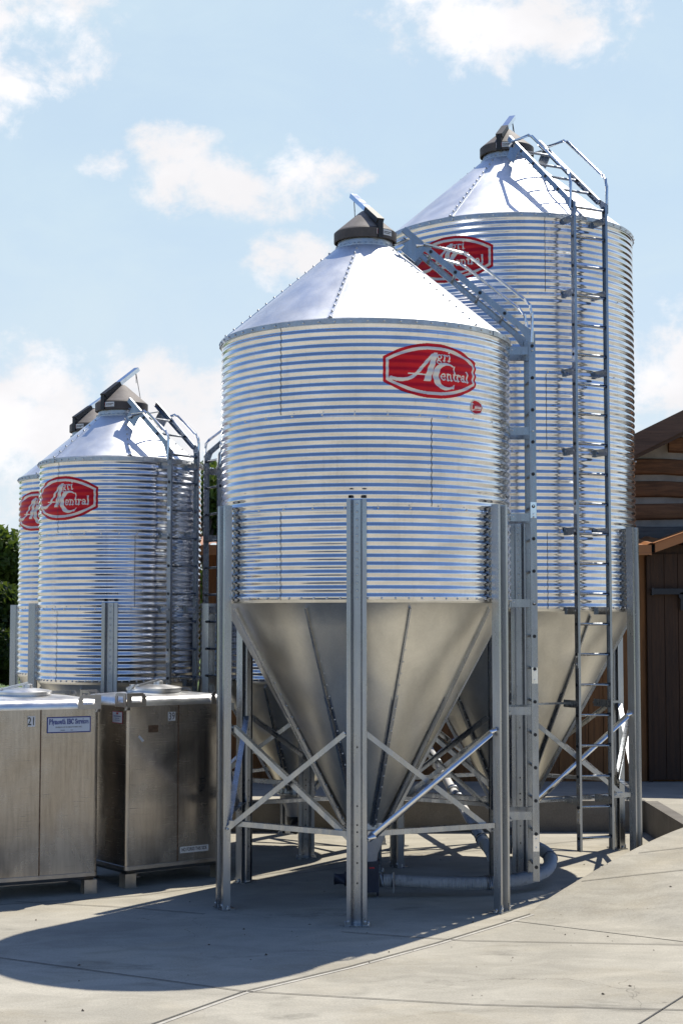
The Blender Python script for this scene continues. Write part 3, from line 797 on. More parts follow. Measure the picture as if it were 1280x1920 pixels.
    for j in range(nleg):
        a0, a1 = legs[j], legs[(j+1) % nleg]
        if j == nleg-1: a1 += 2*pi
        am = (a0+a1)/2; outv = rad(am)
        k0 = pol(R+0.05, a0, 0)+tang(a0)*0.090; k1 = pol(R+0.05, a1, 0)-tang(a1)*0.090
        def brc(z0, z1, off, tubular):
            b = MB()
            p0, p1 = k0+Vector((0,0,z0))+outv*off, k1+Vector((0,0,z1))+outv*off
            if tubular: b.tube([p0, p0+(p1-p0)*0.04, p0+(p1-p0)*0.96, p1], [0.022,0.030,0.030,0.022], 12)
            else:
                dd = (p1-p0).normalized(); u_ = outv.cross(dd).normalized()
                b.bar(p0, p1, 0.005, 0.046, u_); b.bar(p0+u_*0.0205-outv*0.025, p1+u_*0.0205-outv*0.025, 0.046, 0.005, u_)
            for q in (p0, p1): b.bolt(q+outv*0.003, outv, 0.012, 0.012, 1)
            return b.build('brace', [M_TUBE if tubular else M_LEG, M_BOLT], root, smooth=40)
        brc(zl, zh, 0.020, j in tube_brace)
        brc(zh, zl, -0.040, False)
        b = MB()
        b.bar(k0+Vector((0,0,zl+0.05)), k1+Vector((0,0,zl+0.05)), 0.006, 0.045); b.bar(k0+Vector((0,0,zl+0.0695))-outv*0.03, k1+Vector((0,0,zl+0.0695))-outv*0.03, 0.05, 0.005)
        b.build('tie_bar', M_LEG, root, smooth=0)
    # --- emblem, bent round the corrugation
    zc = top-0.19-0.243
    def mapf(extra, az0, zc_):
        def f(U_, V_):
            z = zc_+V_; k = np.clip(np.floor((z-seam)/RING), 0, rings-1)
            r = corr(z)+0.0012*k+extra; ph = az0+U_/R
            wob = 0.0016*np.sin(3*ph+k*1.7+z*2.1)+0.0012*np.sin(7*ph+k*0.9-z*3.3)
            r = r+wob
            return np.stack([r*np.sin(ph), -r*np.cos(ph), z], 1)
        return f
    if emb_az is not None:
        parts = grid_part(emb_masks, mapf(0.0028, radians(emb_az), zc), -0.48, 0.48, -0.252, 0.252, 0.0035)
        field = bpy.data.objects.new('emblem', np_mesh('emblem', *parts[0], [M_RED])); COL.objects.link(field); field.parent = root
        for nm, prt in (('border', parts[1]), ('lettering', parts[2])):
            q = bpy.data.objects.new(nm, np_mesh(nm, *prt, [M_WHITE])); COL.objects.link(q); q.parent = field
    if badge:
        parts = grid_part(badge_masks, mapf(0.0028, radians(badge[0]), badge[1]), -0.1, 0.1, -0.08, 0.08, 0.0022)
        field = bpy.data.objects.new('badge', np_mesh('badge', *parts[0], [M_RED])); COL.objects.link(field); field.parent = root
        for nm, prt in (('badge_border', parts[1]), ('badge_lettering', parts[2])):
            q = bpy.data.objects.new(nm, np_mesh(nm, *prt, [M_WHITE])); COL.objects.link(q); q.parent = field
    # --- ladder up the wall and on over the roof
    if lad_az is None: return root
    la = radians(lad_az); d = rad(la); tg = tang(la); up = Vector((0,0,1)); hw = 0.205
    def at(r, t, z): return d*r+tg*t+up*z
    ztop = top+0.03
    lad = MB()
    def channel(p0, p1, side, hgt, updir):
        """C section rail, web to the outside"""
        dd = (p1-p0).normalized(); u_ = updir
        lad.bar(p0, p1, 0.004, hgt, u_)
        lad.bar(p0+u_*(hgt/2-0.002)-tg*side*0.013, p1+u_*(hgt/2-0.002)-tg*side*0.013, 0.022, 0.004, u_)
        lad.bar(p0-u_*(hgt/2-0.002)-tg*side*0.013, p1-u_*(hgt/2-0.002)-tg*side*0.013, 0.022, 0.004, u_)
    ra, rb_ = (R+0.10, 0.36)
    za, zb = top+0.155, top+0.155+(R+0.10-0.36)*tan(sl)
    rd = (at(rb_,0,zb)-at(ra,0,za)).normalized(); rn = (d*sin(sl)+up*cos(sl)).normalized()
    for s in (-1, 1):
        channel(at(lad_r, s*hw, lad_bot), at(lad_r, s*hw, ztop+0.06), s, 0.062, d)
        channel(at(ra, s*hw, za), at(rb_, s*hw, zb), s, 0.058, rn)
        # gusset between the two and the plate under the collar
        lad.prism([(lad_r-0.03, ztop-0.03),(lad_r+0.03, ztop-0.03),(lad_r+0.03, ztop+0.07),(ra+0.02, za+0.02),(ra-0.05,za+0.02)], s*hw*1.03, s*hw*1.03+s*0.004, lambda x,y,z: at(x, z, y))
        p_ = at(rb_, s*hw, zb)-rd*0.20-rn*0.09
        lad.frame_box(p_, rd*0.09, tg*0.003, rn*0.085)
        q0 = at(rb_,s*hw,zb)-rd*0.10
        lad.bar(q0-rn*0.05, at(cr+0.02, s*0.10, ct+0.02), 0.05, 0.006, up)
        # splice plates and bolt pairs on the outer face
        for zs in np.arange(lad_bot+0.35, ztop-0.4, 1.55):
            lad.frame_box(at(lad_r, s*(hw+0.004), zs), d*0.028, tg*0.002, up*0.075, 1)
            for k in (-0.04, 0.04): lad.bolt(at(lad_r, s*(hw+0.005), zs+k), tg*s, 0.009, 0.008, 1)
    lo_ = lad.build('ladder', [M_LADDER, M_TUBE], root, smooth=0)
    rg = MB()
    rg.tube([(-hw-0.006,0,0),(hw+0.006,0,0)], 0.015, 10, True, 0)
    for s in (-1, 1): rg.tube([(s*(hw+0.0065),0,0),(s*(hw+0.0085),0,0)], 0.0165, 12, True, 1)  # black end discs paint the shade inside the open rung tubes
    rme = rg.mesh('rung', [M_LADDER, M_INK_SHADE])
    zr = lad_bot+0.13
    while zr < ztop+0.02:
        o = bpy.data.objects.new('rung', rme); COL.objects.link(o); o.parent = lo_; o.location = at(lad_r, 0, zr); o.rotation_euler = (0,0,la); zr += 0.305
    L = (at(rb_,0,zb)-at(ra,0,za)).length; k = 0.20
    while k < L-0.1:
        o = bpy.data.objects.new('rung', rme); COL.objects.link(o); o.parent = lo_; o.location = at(ra,0,za)+rd*k; o.rotation_euler = (0,0,la); k += 0.305
    bzs = [seam+i*RING-0.02 for i in range(1, rings)]+[top-0.07, seam-0.01]
    for z in bzs:
        for s in (-1, 1):
            b = MB(); wr = sqrt(max(R*R-hw*hw*0.9, 0.1))
            b.bar(at(wr-0.01, s*(hw-0.02), z), at(lad_r+0.02, s*(hw-0.02), z), 0.005, 0.075, up)
            b.bar(at(wr+0.008, s*(hw-0.05), z), at(wr+0.008, s*(hw+0.0), z), 0.005, 0.075, up)
            b.bolt(at(lad_r, s*(hw-0.017)+s*0.03, z), tg*s, 0.011, 0.01, 1); b.bolt(at(wr+0.03, s*(hw-0.018), z+0.01), tg*s, 0.009, 0.008, 1)
            b.build('bracket', [M_LADDER, M_BOLT], lo_, smooth=0)
    for z in (brace[0]+0.05, brace[1]+0.12):
        # stays from the ladder foot back to the leg frame
        for s in (-1, 1):
            b = MB(); b.bar(at(R*0.95, s*(hw-0.02), z), at(lad_r+0.02, s*(hw-0.02), z), 0.005, 0.075, up)
            b.bar(at(R*0.95, s*(hw-0.02), z-0.0), at(R*0.95, s*(hw+0.3), z), 0.04, 0.02, up) if R > 1 else None
            b.build('bracket', [M_LADDER, M_BOLT], lo_, smooth=0)
    hr = rails or ([(0.48,0.93),(0.55,0.95),(0.92,0.86),(0.98,0.83),(1.50,0.42),(1.555,0.36),(1.575,0.28),(1.575,0.0)] if R > 1 else [(0.40,0.50),(0.45,0.53),(0.66,0.55),(0.71,0.53),(1.03,0.30),(1.07,0.25),(1.075,0.20),(1.075,-0.02)])
    off = lad_r-hr[-1][0]
    for s in (-1, 1):
        b = MB(); b.tube([at(r+(off if i > 3 else 0), s*(hw+0.02), top+z) for i, (r, z) in enumerate(hr)], 0.0165, 10)
        b.build('handrail', M_TUBE, lo_)
    return root

make_bin('feed_bin', 'nearest large silver feed bin, small red badge beneath its red emblem', (0.229, 14.9, 0), 1.37, 3, 2.755, 6, -3.9, 90, 1.575, 25.3, -14, 27,
         badge=(45.5, 4.49), tube_brace=(0, 4), lad_bot=0.17)
make_bin('feed_bin', 'tallest silver feed bin, five rings high, beside the log building', (1.858, 17.3, 0), 1.37, 5, 2.69, 6, -2.5, 26, 1.575, -32, -32, -22,
         sheet0=10, bat=(32, 9), tube_brace=(0,), lad_bot=0.28, rails=[(0.42,0.98),(0.47,1.02),(0.80,1.00),(0.86,0.97),(1.50,0.44),(1.555,0.38),(1.575,0.30),(1.575,0.02)])
make_bin('feed_bin', 'smaller silver feed bin with whole oval emblem, behind the two numbered tanks', (-2.53, 17.9, 0), 0.914, 3, 1.90, 4, 2, 48, 1.06, -37, -46, -35,
         sheet0=-40, bat=(-20, 6), brace=(0.5, 1.3), roof_n=6, lad_bot=0.3)
make_bin('feed_bin', 'leftmost silver feed bin, mostly hidden by another with its emblem cut off', (-3.17, 19.9, 0), 0.914, 3, 1.90, 4, -3, None, 1.06, -41, -40, -42,
         sheet0=-35, bat=(-20, 6), brace=(0.5, 1.3), roof_n=6, lad_bot=0.3)
make_bin('feed_bin', 'small feed bin hidden behind the nearest large bin, dark hopper seen between legs', (-0.52, 18.2, 0), 0.914, 3, 1.90, 4, 8, -62, 1.06, None, -40, -35,
         sheet0=-35, bat=(-22, 6), brace=(0.75, 1.5), roof_n=6, lad_bot=0.3)

# ------------------------------------------------------------------ white auger pipes
b = MB()
pts = [(0.36,14.9,0.15)]
ctrl = [(0.36,14.9,0.15),(0.9,14.88,0.13),(1.5,14.98,0.12),(1.92,15.25,0.16),(2.06,15.65,0.24),(1.95,16.0,0.30),(1.70,16.25,0.32)]
def spline(c, n=10):
    out = []
    c = [Vector(x) for x in c]; c = [c[0]*2-c[1]]+c+[c[-1]*2-c[-2]]
    for i in range(1, len(c)-2):
        for k in range(n):
            t = k/n; p0, p1, p2, p3 = c[i-1:i+3]
            out.append(0.5*((2*p1)+(p2-p0)*t+(2*p0-5*p1+4*p2-p3)*t*t+(3*p1-p0-3*p2+p3)*t**3))
    out.append(c[-2]); return out
P = spline(ctrl, 30)
rp_ = [0.064+0.001*sin(i*2.1) for i in range(len(P))]
pr = thing('auger_pipe', 'curved dirty white pipe lying under the nearest feed bin', 'pipe', (0,0,0))
b.tube(P, rp_, 18); b.build('pipe_tube', M_PVC, pr, smooth=60)
b = MB()
for i in (0, 6, 52, 53, 118):
    q = P[i]; q2 = P[i+1]; dd = (q2-q).normalized(); b.tube([q+dd*0.002, q+dd*0.03], 0.073, 18)
b.bar(P[7]+Vector((0,-0.074,0.09)), P[7]+Vector((0,-0.074,-0.10)), 0.012, 0.012)
b.build('clamp', M_LADDER, pr)
pr = thing('auger_pipe', 'straight inclined white pipe running from ground up toward the dark wooden shed', 'pipe', (0,0,0))
b = MB(); b.tube([(1.56,16.35,0.14),(1.50,16.6,0.24),(1.12,20.45,0.92)], 0.062, 18); b.build('pipe_tube', M_PVC, pr, smooth=60)
b = MB()
A_, B_ = Vector((1.50,16.6,0.24)), Vector((1.12,20.45,0.92)); dd = (B_-A_).normalized()
for t in (0.03, 0.12, 0.42, 0.5, 0.8): b.tube([A_+(B_-A_)*t, A_+(B_-A_)*t+dd*0.06], 0.069, 18)
b.build('clamp', M_LADDER, pr)

# ------------------------------------------------------------------ stainless tanks
def text_mesh(body, size, bold=0.0, sx=1.0):
    c = bpy.data.curves.new('t', 'FONT'); c.body = body; c.size = size; c.align_x = 'CENTER'; c.align_y = 'CENTER'; c.offset = bold; c.extrude = 0.0
    o = bpy.data.objects.new('t', c); COL.objects.link(o)
    dg = bpy.context.evaluated_depsgraph_get()
    me = bpy.data.meshes.new_from_object(o.evaluated_get(dg))
    bpy.data.objects.remove(o)
    for v in me.vertices: v.co.x *= sx
    return me
def flat(me, M_, name, parent, loc, rot, material):
    me.materials.clear(); me.materials.append(material)
    o = bpy.data.objects.new(name, me); COL.objects.link(o); o.parent = parent
    o.location = loc; o.rotation_euler = rot
    return o
def card(name, w_, h_, border, mats, parent, loc, rot, th=0.0012):
    b = MB()
    b.box((-w_/2,-h_/2,0), (w_/2,h_/2,th), 1 if border else 0)
    if border: b.box((-w_/2+border,-h_/2+border,th), (w_/2-border,h_/2-border,th+0.0006), 0)
    o = b.build(name, mats, parent, smooth=0); o.location = loc; o.rotation_euler = rot
    return o
FR = (pi/2, 0, 0)
def make_tank(label, loc, rot, W, D, H, seam_u):
    """local frame: front face on y = 0 facing -Y, left edge x = 0 .. W"""
    root = thing('tank', label, 'steel tank', loc, rot, 'stainless bulk tanks')
    zb, zt = 0.165, H
    r = 0.045
    def rrect(i, n=6):
        out = []
        for cx, cy, a0 in ((W-r,r,-90),(W-r,D-r,0),(r,D-r,90),(r,r,180)):
            for k in range(n+1):
                a = radians(a0+90*k/n); out.append((cx+(r-i)*cos(a) if True else 0, cy+(r-i)*sin(a)))
        return out
    b = MB()
    loops = [(0.02, zb-0.0), (0.0, zb+0.03), (0.0, zt)]
    def stack(b, loops, mi=0, cap=False):
        base = None
        for i, z in loops:
            pts_ = []
            for cx, cy, a0 in ((W-r,r,-90),(W-r,D-r,0),(r,D-r,90),(r,r,180)):
                for k in range(7):
                    a = radians(a0+15*k); rr_ = max(r-i, 0.004); ex = i-(r-rr_)
                    sx = -1 if a0 in (90,180) else 1; sy = 1 if a0 in (0,90) else -1
                    pts_.append((cx-sx*ex+rr_*cos(a), cy-sy*ex+rr_*sin(a), z))
            nb_ = len(b.v); b.v += pts_; n_ = len(pts_)
            if base is not None:
                for k in range(n_):
                    b.f.append((base+k, base+(k+1) % n_, nb_+(k+1) % n_, nb_+k)); b.m.append(mi)
            base = nb_
        if cap: b.f.append(tuple(base+k for k in range(n_))); b.m.append(mi)
    stack(b, [(0.06, zb), (0.0, zb+0.035), (0.0, zt-0.02)])
    b.build('body', M_SS, root, smooth=30)
    b = MB()
    stack(b, [(-0.004, zt-0.03), (-0.007, zt-0.012), (0.002, zt+0.018), (0.020, zt+0.045), (0.05, zt+0.058), (0.30, zt+0.085), (0.48, zt+0.09)], cap=True)
    b.build('top', M_SSTOP, root, smooth=50)
    b = MB()
    stack(b, [(0.03, zb-0.03), (-0.006, zb+0.005), (-0.006, zb+0.040), (0.0, zb+0.044)])
    b.box((0.22,0.22,zb-0.07), (W-0.22,D-0.22,zb-0.031))
    b.build('base_frame', M_LUG, root, smooth=30)
    for sx in (0, 1):
        for sy in (0, 1):
            b = MB(); x0 = 0.005 if sx == 0 else W-0.125; y0 = 0.005 if sy == 0 else D-0.125
            b.box((x0,y0,0.0), (x0+0.12,y0+0.12,zb-0.031)); b.box((x0-0.004,y0-0.004,0.0),(x0+0.124,y0+0.124,0.010))
            b.build('leg', M_LUG, root, smooth=0)
            # corner lifting lug: two plates with hand slots and a post
            b = MB(); X = 0 if sx == 0 else W; Y = 0 if sy == 0 else D; dx = 1 if sx == 0 else -1; dy = 1 if sy == 0 else -1
            def plate(o, dirv, nrm):
                o = Vector(o); L_, Hh = 0.21, 0.135; up = Vector((0,0,1))
                def pc(a0, a1, z0, z1): b.frame_box(o+dirv*((a0+a1)/2)+up*((z0+z1)/2), dirv*((a1-a0)/2), nrm*0.005, up*((z1-z0)/2))
                pc(0, L_, 0, 0.045); pc(0, 0.05, 0.045, Hh); pc(0.05, L_-0.03, 0.105, Hh); pc(0.165, L_, 0.045, 0.105); pc(L_-0.03, L_-0.012, 0.105, Hh-0.012)
            zz0 = zt-0.035
            plate((X-dx*0.002, Y-dy*0.012, zz0), Vector((dx,0,0)), Vector((0,1,0)))
            plate((X-dx*0.012, Y-dy*0.006, zz0), Vector((0,dy,0)), Vector((1,0,0)))
            b.tube([(X+dx*0.012,Y+dy*0.012,zz0-0.03),(X+dx*0.012,Y+dy*0.012,zz0+0.05)], 0.03, 12)
            b.build('lifting_lug', M_LUG, root, smooth=30)
    b = MB()
    b.box((seam_u-0.006,-0.0035,zb+0.045), (seam_u+0.006,0.002,zt-0.03))
    b.build('weld_seam', M_WELD, root, smooth=0)
    cx, cy, z = W*0.5, D*0.52, zt+0.089
    b = MB()
    b.lathe([(0.27,-0.01),(0.275,0.012),(0.285,0.014),(0.285,0.035),(0.26,0.045),(0.15,0.062),(0.05,0.07),(0.0,0.071)], 40, (cx,cy,z))
    b.lathe([(0.05,0.07),(0.05,0.10),(0.035,0.105),(0,0.106)], 16, (cx+0.05,cy,z))
    b.bar((cx-0.2,cy-0.03,z+0.06),(cx+0.05,cy-0.02,z+0.115),0.03,0.02); b.bar((cx-0.30,cy,z+0.02),(cx-0.2,cy-0.03,z+0.07),0.05,0.02)
    b.tube([(cx-0.28,cy-0.05,z+0.03),(cx-0.28,cy-0.05,z+0.075)],0.03,12)
    hat = b.build('hatch_lid', M_SSTOP, root, smooth=40)
    return root
# tank 21, its right front corner at the photo's x 190
rot21 = radians(26); W = 1.22
c21 = Vector((-2.31, 15.03, 0)); o21 = c21-Vector((cos(rot21), sin(rot21), 0))*W
t21 = make_tank('wide steel tank at the left edge, numbered 21, with a blue-lettered sign', o21, rot21, W, 1.0, 1.775, 0.655)
zf = -0.0035
cc_ = card('number_plate', 0.072, 0.098, 0, [M_STICK], t21, (0.565, zf, 1.64), FR)
m_ = text_mesh('21', 0.105, 0.001, 0.74); flat(m_, None, 'number', cc_, (0,-0.002,0.0016), (0,0,0), M_INK_SHADE)
sg = card('sign', 0.425, 0.150, 0.010, [M_STICKB, M_BLUE], t21, (0.925, zf, 1.600), (pi/2, 0, 0))
def sg_masks(u, v): return [stroke_mask(u, v, fit('Plymouth IBC Services', -0.192, 0.192, 0.008, 0.030))]
prt = grid_part(sg_masks, lambda a, c: np.stack([a, c, np.full_like(a, 0.0024)], 1), -0.21, 0.21, -0.07, 0.07, 0.0016)[0]
q = bpy.data.objects.new('lettering', np_mesh('lettering', *prt, [M_BLUE], False)); COL.objects.link(q); q.parent = sg
for tx, yy, s_ in (('DIVISION OF PLYMOUTH MFG INC.', -0.023, 0.0165), ('PHONE 800 000 0000  FAX 800 000 0000', -0.052, 0.0125)):
    flat(text_mesh(tx if yy > -0.04 else 'PHONE . . . . . . .   FAX . . . . . . .', s_, 0.0003), None, 'small_print', sg, (0,yy,0.0024), (0,0,0), M_INK_SHADE)
# tank 39
rot39 = radians(37); W3 = 1.17
t39 = make_tank('steel tank numbered 39 standing beside the nearest bin, forks warning near its foot', (-2.085, 15.3, 0), rot39, W3, 0.93, 1.775, 0.585)
cc_ = card('number_plate', 0.086, 0.088, 0, [M_STICK], t39, (0.505, zf, 1.635), FR)
flat(text_mesh('39', 0.100, 0.0, 0.74), None, 'number', cc_, (0,-0.002,0.0016), (0,0,0), M_INK_SHADE)
cc_ = card('forks_warning', 0.33, 0.062, 0, [M_STICK], t39, (0.775, zf, 0.315), FR)
flat(text_mesh('NO FORKS THIS SIDE', 0.047, 0.0012, 0.66), None, 'lettering', cc_, (0,0,0.0016), (0,0,0), M_INK_SHADE)
card('barcode_sticker', 0.075, 0.026, 0, [M_STICK], t39, (0.16, zf, 1.43), (pi/2, radians(45), 0))
card('old_sticker_patch', 0.11, 0.07, 0, [M_WELD], t39, (0.30, -0.002, 1.52), FR)
cc_ = card('address_sticker', 0.20, 0.115, 0.006, [M_STICK, M_REDINK], t39, (-0.0035, 0.175, 1.635), (pi/2, 0, -pi/2))
b = MB(); b.box((-0.02,0.030,0.002),(0.02,0.047,0.0026),0); b.box((-0.07,0.008,0.002),(0.07,0.014,0.0026),1); b.box((-0.04,-0.012,0.002),(0.04,-0.008,0.0026),1); b.box((-0.05,-0.03,0.002),(0.05,-0.026,0.0026),1)
q = b.build('lettering', [M_REDINK, M_BLUE], cc_, smooth=0)
b = MB()
for k in range(5): b.box((-0.035+0.004*k,-0.004,0),(0.035-0.003*k,0.008+0.002*(k%2),0.001)) if False else b.frame_box((0.008*(k%2)-0.003*k, 0.03*-k, 0.0006), (0.034-0.003*k,0.004,0), (-0.001,0.007,0), (0,0,0.0006))
o = b.build('vent_mark', M_INK_SHADE, t39, smooth=0); o.location = (0.87, zf+0.001, 1.00); o.rotation_euler = FR
b = MB(); b.tube([(0.26,0.25,0.06),(0.26,0.25,0.14)],0.03,12); b.tube([(0.26,0.25,0.055),(0.26,0.25,0.07)],0.05,12)
b.build('drain_valve', M_LUG, t39)

# ------------------------------------------------------------------ buildings behind
def boards(b, x0, x1, y, z0, z1, wd=0.2, th=0.025, mi=0):
    x = x0; i = 0
    while x < x1-0.01:
        e = min(x+wd, x1); j = random.uniform(0, 0.006)
        b.box((x+0.004, y-th-j, z0), (e-0.004, y, z1), mi); x = e; i += 1
SY = 20.75
shed = thing('wooden_shed', 'dark board shed under a copper brown metal roof, behind the bins', 'shed', (0.22,1.0,ZT+0.15))
b = MB(); b.box((-2.15,SY+0.01,-0.2),(6.5,22.3,3.0)); boards(b, -2.15, 3.98, SY, -0.16, 3.05, 0.205)
b.build('wall', M_BOARD, shed, smooth=0)
b = MB(); boards(b, 4.05, 6.5, SY-0.05, -0.12, 2.98, 0.19); b.box((4.0,SY-0.09,-0.15),(4.05,SY,2.95)); b.prism([(4.05,2.9),(6.6,2.9),(6.6,3.9),(4.05,2.99)], SY-0.045, SY-0.01, lambda x,y,z: (x,z,y))
dr = b.build('sliding_door', M_BOARDD, shed, smooth=0)
b = MB(); b.box((4.07,SY-0.16,2.42),(6.5,SY-0.10,2.50)); b.box((4.05,SY-0.17,2.41),(4.08,SY-0.085,2.51))
for x in (4.45, 5.4): b.box((x,SY-0.15,2.2),(x+0.05,SY-0.11,2.42)); b.tube([(x+0.025,SY-0.16,2.40),(x+0.025,SY-0.10,2.40)],0.05,14)
b.build('door_track', plain('dark_steel_track', (0.02,0.022,0.03), 0.35, 0.3), dr, smooth=0)
# lean-to roof: ribbed copper-brown sheet rising to the back and to the right, with fascia boards
b = MB()
RX0, RX1 = -2.35, 6.7
def rfz(x, y): return 3.09+(y-(SY-0.3))*0.10+max(0, x-4.0)*0.0
for x in np.arange(RX0, RX1, 0.30):
    for a0, a1, h0, h1 in ((0,0.06,0,0.035),(0.06,0.10,0.035,0.035),(0.10,0.16,0.035,0),(0.16,0.30,0,0)):
        y0, y1 = SY-0.32, 22.35
        b.quad([(x+a0,y0,rfz(x,y0)+h0),(x+a1,y0,rfz(x,y0)+h1),(x+a1,y1,rfz(x,y1)+h1),(x+a0,y1,rfz(x,y1)+h0)])
b.build('roof', M_ROOFM, shed, smooth=0)
b = MB(); b.box((RX0,SY-0.345,2.97),(4.02,SY-0.32,3.095)); b.box((RX0,SY-0.355,2.955),(4.02,SY-0.3451,2.985)); b.prism([(4.05,3.112),(6.72,4.062),(6.72,4.072),(4.05,3.122)], SY-0.42, SY+1.2, lambda x,y,z: (x,z,y))
b.prism([(4.06,2.99),(6.7,3.94),(6.7,4.06),(4.06,3.11)], SY-0.40, SY-0.36, lambda x,y,z: (x,z,y))
b.build('fascia', M_ROOFM, shed, smooth=0)
logb = thing('log_building', 'log building with pale chinking and dark gable roof at right edge', 'building', (0,0,0.464))
LY = 23.4
b = MB(); b.box((1.2,LY+0.06,-0.3),(12,30,4.0)); b.prism([(3.1,4.0),(12,4.0),(12,4.1),(8.3,6.5)], LY+0.06, LY+0.12, lambda x,y,z: (x,z,y))
b.build('chinking', M_CHINK, logb, smooth=0)
z = 3.28; k = 0
while z < 6.6:
    hgt = 0.245
    b = MB(); xl = 1.2 if z < 3.9 else 3.0+(z+hgt-3.95)*2.04
    for s in range(1):
        L0 = xl+0.05; pts_ = []
        N_ = 26
        prof = [(-0.0,0.0),(-0.055,0.02),(-0.07,0.06),(-0.07,hgt-0.06),(-0.055,hgt-0.02),(0.0,hgt)]
        base = len(b.v)
        for i in range(N_+1):
            x = L0+(12-L0)*i/N_; dz_ = 0.012*sin(i*1.3+k*2.0)+random.uniform(-0.006,0.006); dy_ = random.uniform(-0.008,0.008)
            for yy, zz_ in prof: b.v.append((x, LY+0.055+yy*1.0+dy_, z+zz_+dz_))
        for i in range(N_):
            for j in range(5):
                b.f.append((base+i*6+j, base+(i+1)*6+j, base+(i+1)*6+j+1, base+i*6+j+1)); b.m.append(0)
        b.f.append(tuple(base+j for j in range(6))); b.m.append(0)
    b.build('log', M_GLOG if k in (0,) and z < 3.9 else M_LOG, logb, smooth=40)
    z += hgt+0.09; k += 1
b = MB()
def rk(x, dz): return 2.62+(x-0.2)*0.49+dz
for y0, y1, d0, d1, mi in ((LY-0.62, 30.4, 0.10, 0.20, 0), (LY-0.66, LY-0.621, -0.10, 0.215, 1)):
    b.prism([(0.2,rk(0.2,d0)),(8.3,rk(8.3,d0)),(8.3,rk(8.3,d1)),(0.2,rk(0.2,d1))], y0, y1, lambda x,y,z: (x,z,y), mi)
    b.prism([(8.3,rk(8.3,d0)),(16.4,rk(0.2,d0)),(16.4,rk(0.2,d1)),(8.3,rk(8.3,d1))], y0, y1, lambda x,y,z: (x,z,y), mi)
b.prism([(0.2,rk(0.2,-0.16)),(8.3,rk(8.3,-0.16)),(8.3,rk(8.3,-0.06)),(0.2,rk(0.2,-0.06))], LY-0.60, LY-0.55, lambda x,y,z: (x,z,y), 1)
for x in np.arange(0.6, 8.2, 0.7): b.box((x,LY-0.6,rk(x,-0.06)),(x+0.1,LY+0.05,rk(x,0.06)),1)
b.build('roof', [M_SHING, M_FASC], logb, smooth=0)

# ------------------------------------------------------------------ trees
def make_tree(label, loc, h, cw, leaves, mtl, seed, trunk_h):
    rnd = random.Random(seed)
    root = thing('tree', label, 'tree', loc, 0, 'trees behind the bins')
    b = MB()
    b.tube([(0,0,-0.1),(0.05,0.03,trunk_h*0.5),(0.0,0.1,trunk_h),(0.1,0.0,h*0.8)], [0.24,0.19,0.15,0.04], 10)
    lobes = []
    for i in range(26):
        a = rnd.uniform(0, 2*pi); zz_ = rnd.uniform(trunk_h*0.8, h*0.93); f = (zz_-trunk_h*0.8)/(h-trunk_h*0.8)
        rr = cw*(0.35+0.65*sin(pi*(0.18+0.75*f)))*rnd.uniform(0.35, 0.95)
        c = Vector((rr*cos(a), rr*sin(a), zz_)); lobes.append((c, cw*rnd.uniform(0.20, 0.36)))
        b.tube([(0.03,0.03,max(trunk_h*0.7, zz_-1.2)), c*0.6+Vector((0,0,zz_*0.4-0.2)), c], [0.09,0.05,0.02], 6)
    b.build('trunk', M_BARK, root)
    b = MB()
    for i in range(leaves):
        c, r = rnd.choice(lobes)
        dv_ = Vector((rnd.gauss(0,1), rnd.gauss(0,1), rnd.gauss(0,0.8))).normalized()*r*rnd.random()**0.45
        p = c+dv_; s_ = rnd.uniform(0.10, 0.20)
        n_ = Vector((rnd.gauss(0,1), rnd.gauss(0,1), rnd.gauss(0.5,0.8))).normalized(); a_ = n_.orthogonal().normalized()
        a_ = (Matrix.Rotation(rnd.uniform(0,6.28), 3, n_) @ a_); c_ = n_.cross(a_)
        b.quad([p-a_*s_, p-c_*s_*0.55+n_*0.02, p+a_*s_, p+c_*s_*0.55+n_*0.02])
    b.build('crown', mtl, root, smooth=0)
    return root
make_tree('leafy green tree at the left edge with sky above its crown', (-12.75, 56.0, 0), 5.5, 2.5, 22000, M_LEAF, 3, 1.3)
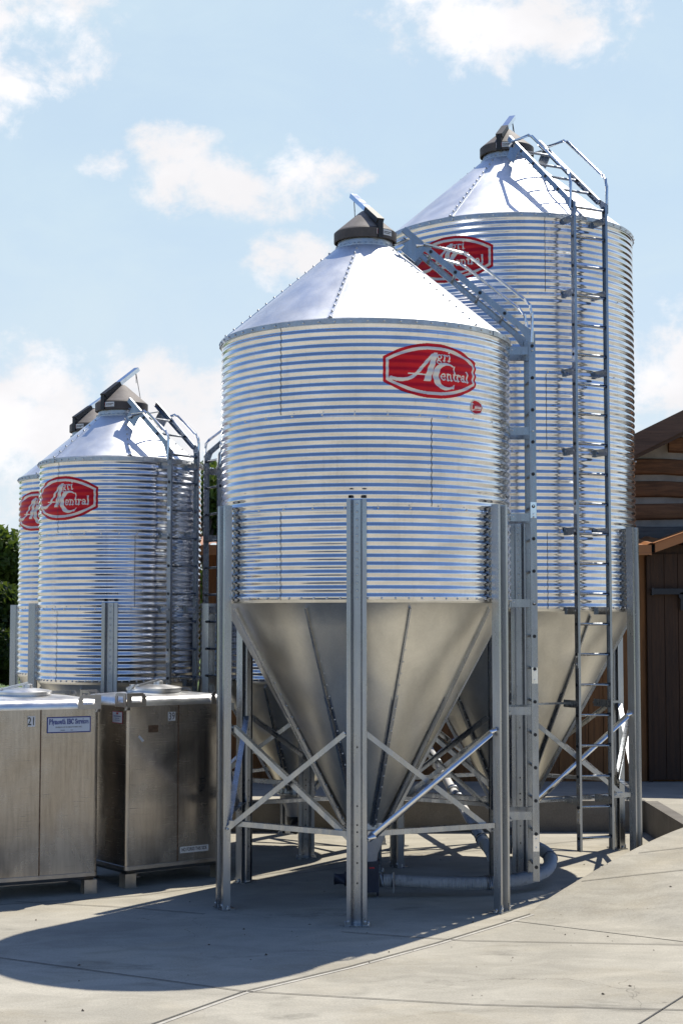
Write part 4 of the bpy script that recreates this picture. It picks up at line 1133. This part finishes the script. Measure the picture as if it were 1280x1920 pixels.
make_tree('dark shaded tree low at the left edge under the taller one', (-11.9, 53.0, 0), 3.6, 1.9, 16000, M_LEAF2, 5, 0.9)
make_tree('sunlit green tree showing between the left bins and the nearest bin', (-4.9, 56.0, 0), 8.2, 3.2, 22000, M_LEAF, 8, 1.6)
make_tree('tall tree hidden behind the left bins beyond the lawn', (-8.3, 60.0, 0), 6.6, 2.8, 12000, M_LEAF, 11, 1.6)
# far wood behind the photographer, seen only as the dark line in the bins' reflections
b = MB(); rnd = random.Random(4)
for i in range(4200):
    a = rnd.uniform(-2.75, -0.4); rr = rnd.uniform(62, 70)
    x, y = rr*cos(a)*1.2, rr*sin(a)
    hmax = 4.0+2.0*sin(a*5)+1.2*sin(a*11+1)
    z = rnd.uniform(0, max(hmax, 1.0)); p = Vector((x, y, z)); s_ = rnd.uniform(0.35, 0.8)
    n_ = Vector((rnd.gauss(0,1), rnd.gauss(0,1), rnd.gauss(0.3,0.7))).normalized(); a_ = n_.orthogonal().normalized(); c_ = n_.cross(a_)
    b.quad([p-a_*s_, p-c_*s_*0.7, p+a_*s_, p+c_*s_*0.7])
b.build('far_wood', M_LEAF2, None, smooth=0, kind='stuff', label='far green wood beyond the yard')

# dry leaves, chips and grit lying about the yard
b = MB(); rnd = random.Random(21)
for i in range(130):
    x, y = rnd.uniform(-4.5, 4.0), rnd.choice([rnd.uniform(8.5, 14), rnd.uniform(12, 19)])
    s_ = rnd.choice([0.005, 0.006, 0.007, 0.009, 0.012, 0.015]); a = rnd.uniform(0, 6.28); z = gz(x, y)
    if 3.0 < x and y > 15.3 or y > 19.2: continue
    p = Vector((x, y, z+0.004)); u = Vector((cos(a), sin(a), 0)); v = Vector((-sin(a), cos(a), 0)); h_ = s_*rnd.uniform(0.3, 0.9)
    t = p+Vector((0,0,h_))
    q = [p+u*s_, p+v*s_*0.7, p-u*s_*1.1, p-v*s_*0.6]
    for j in range(4): b.quad([q[j], q[(j+1) % 4], t+u*s_*0.2])
b.build('yard_litter', plain('dry_litter', (0.10, 0.075, 0.05), 0.9, 0, 0.5, 3), None, smooth=0, kind='stuff')
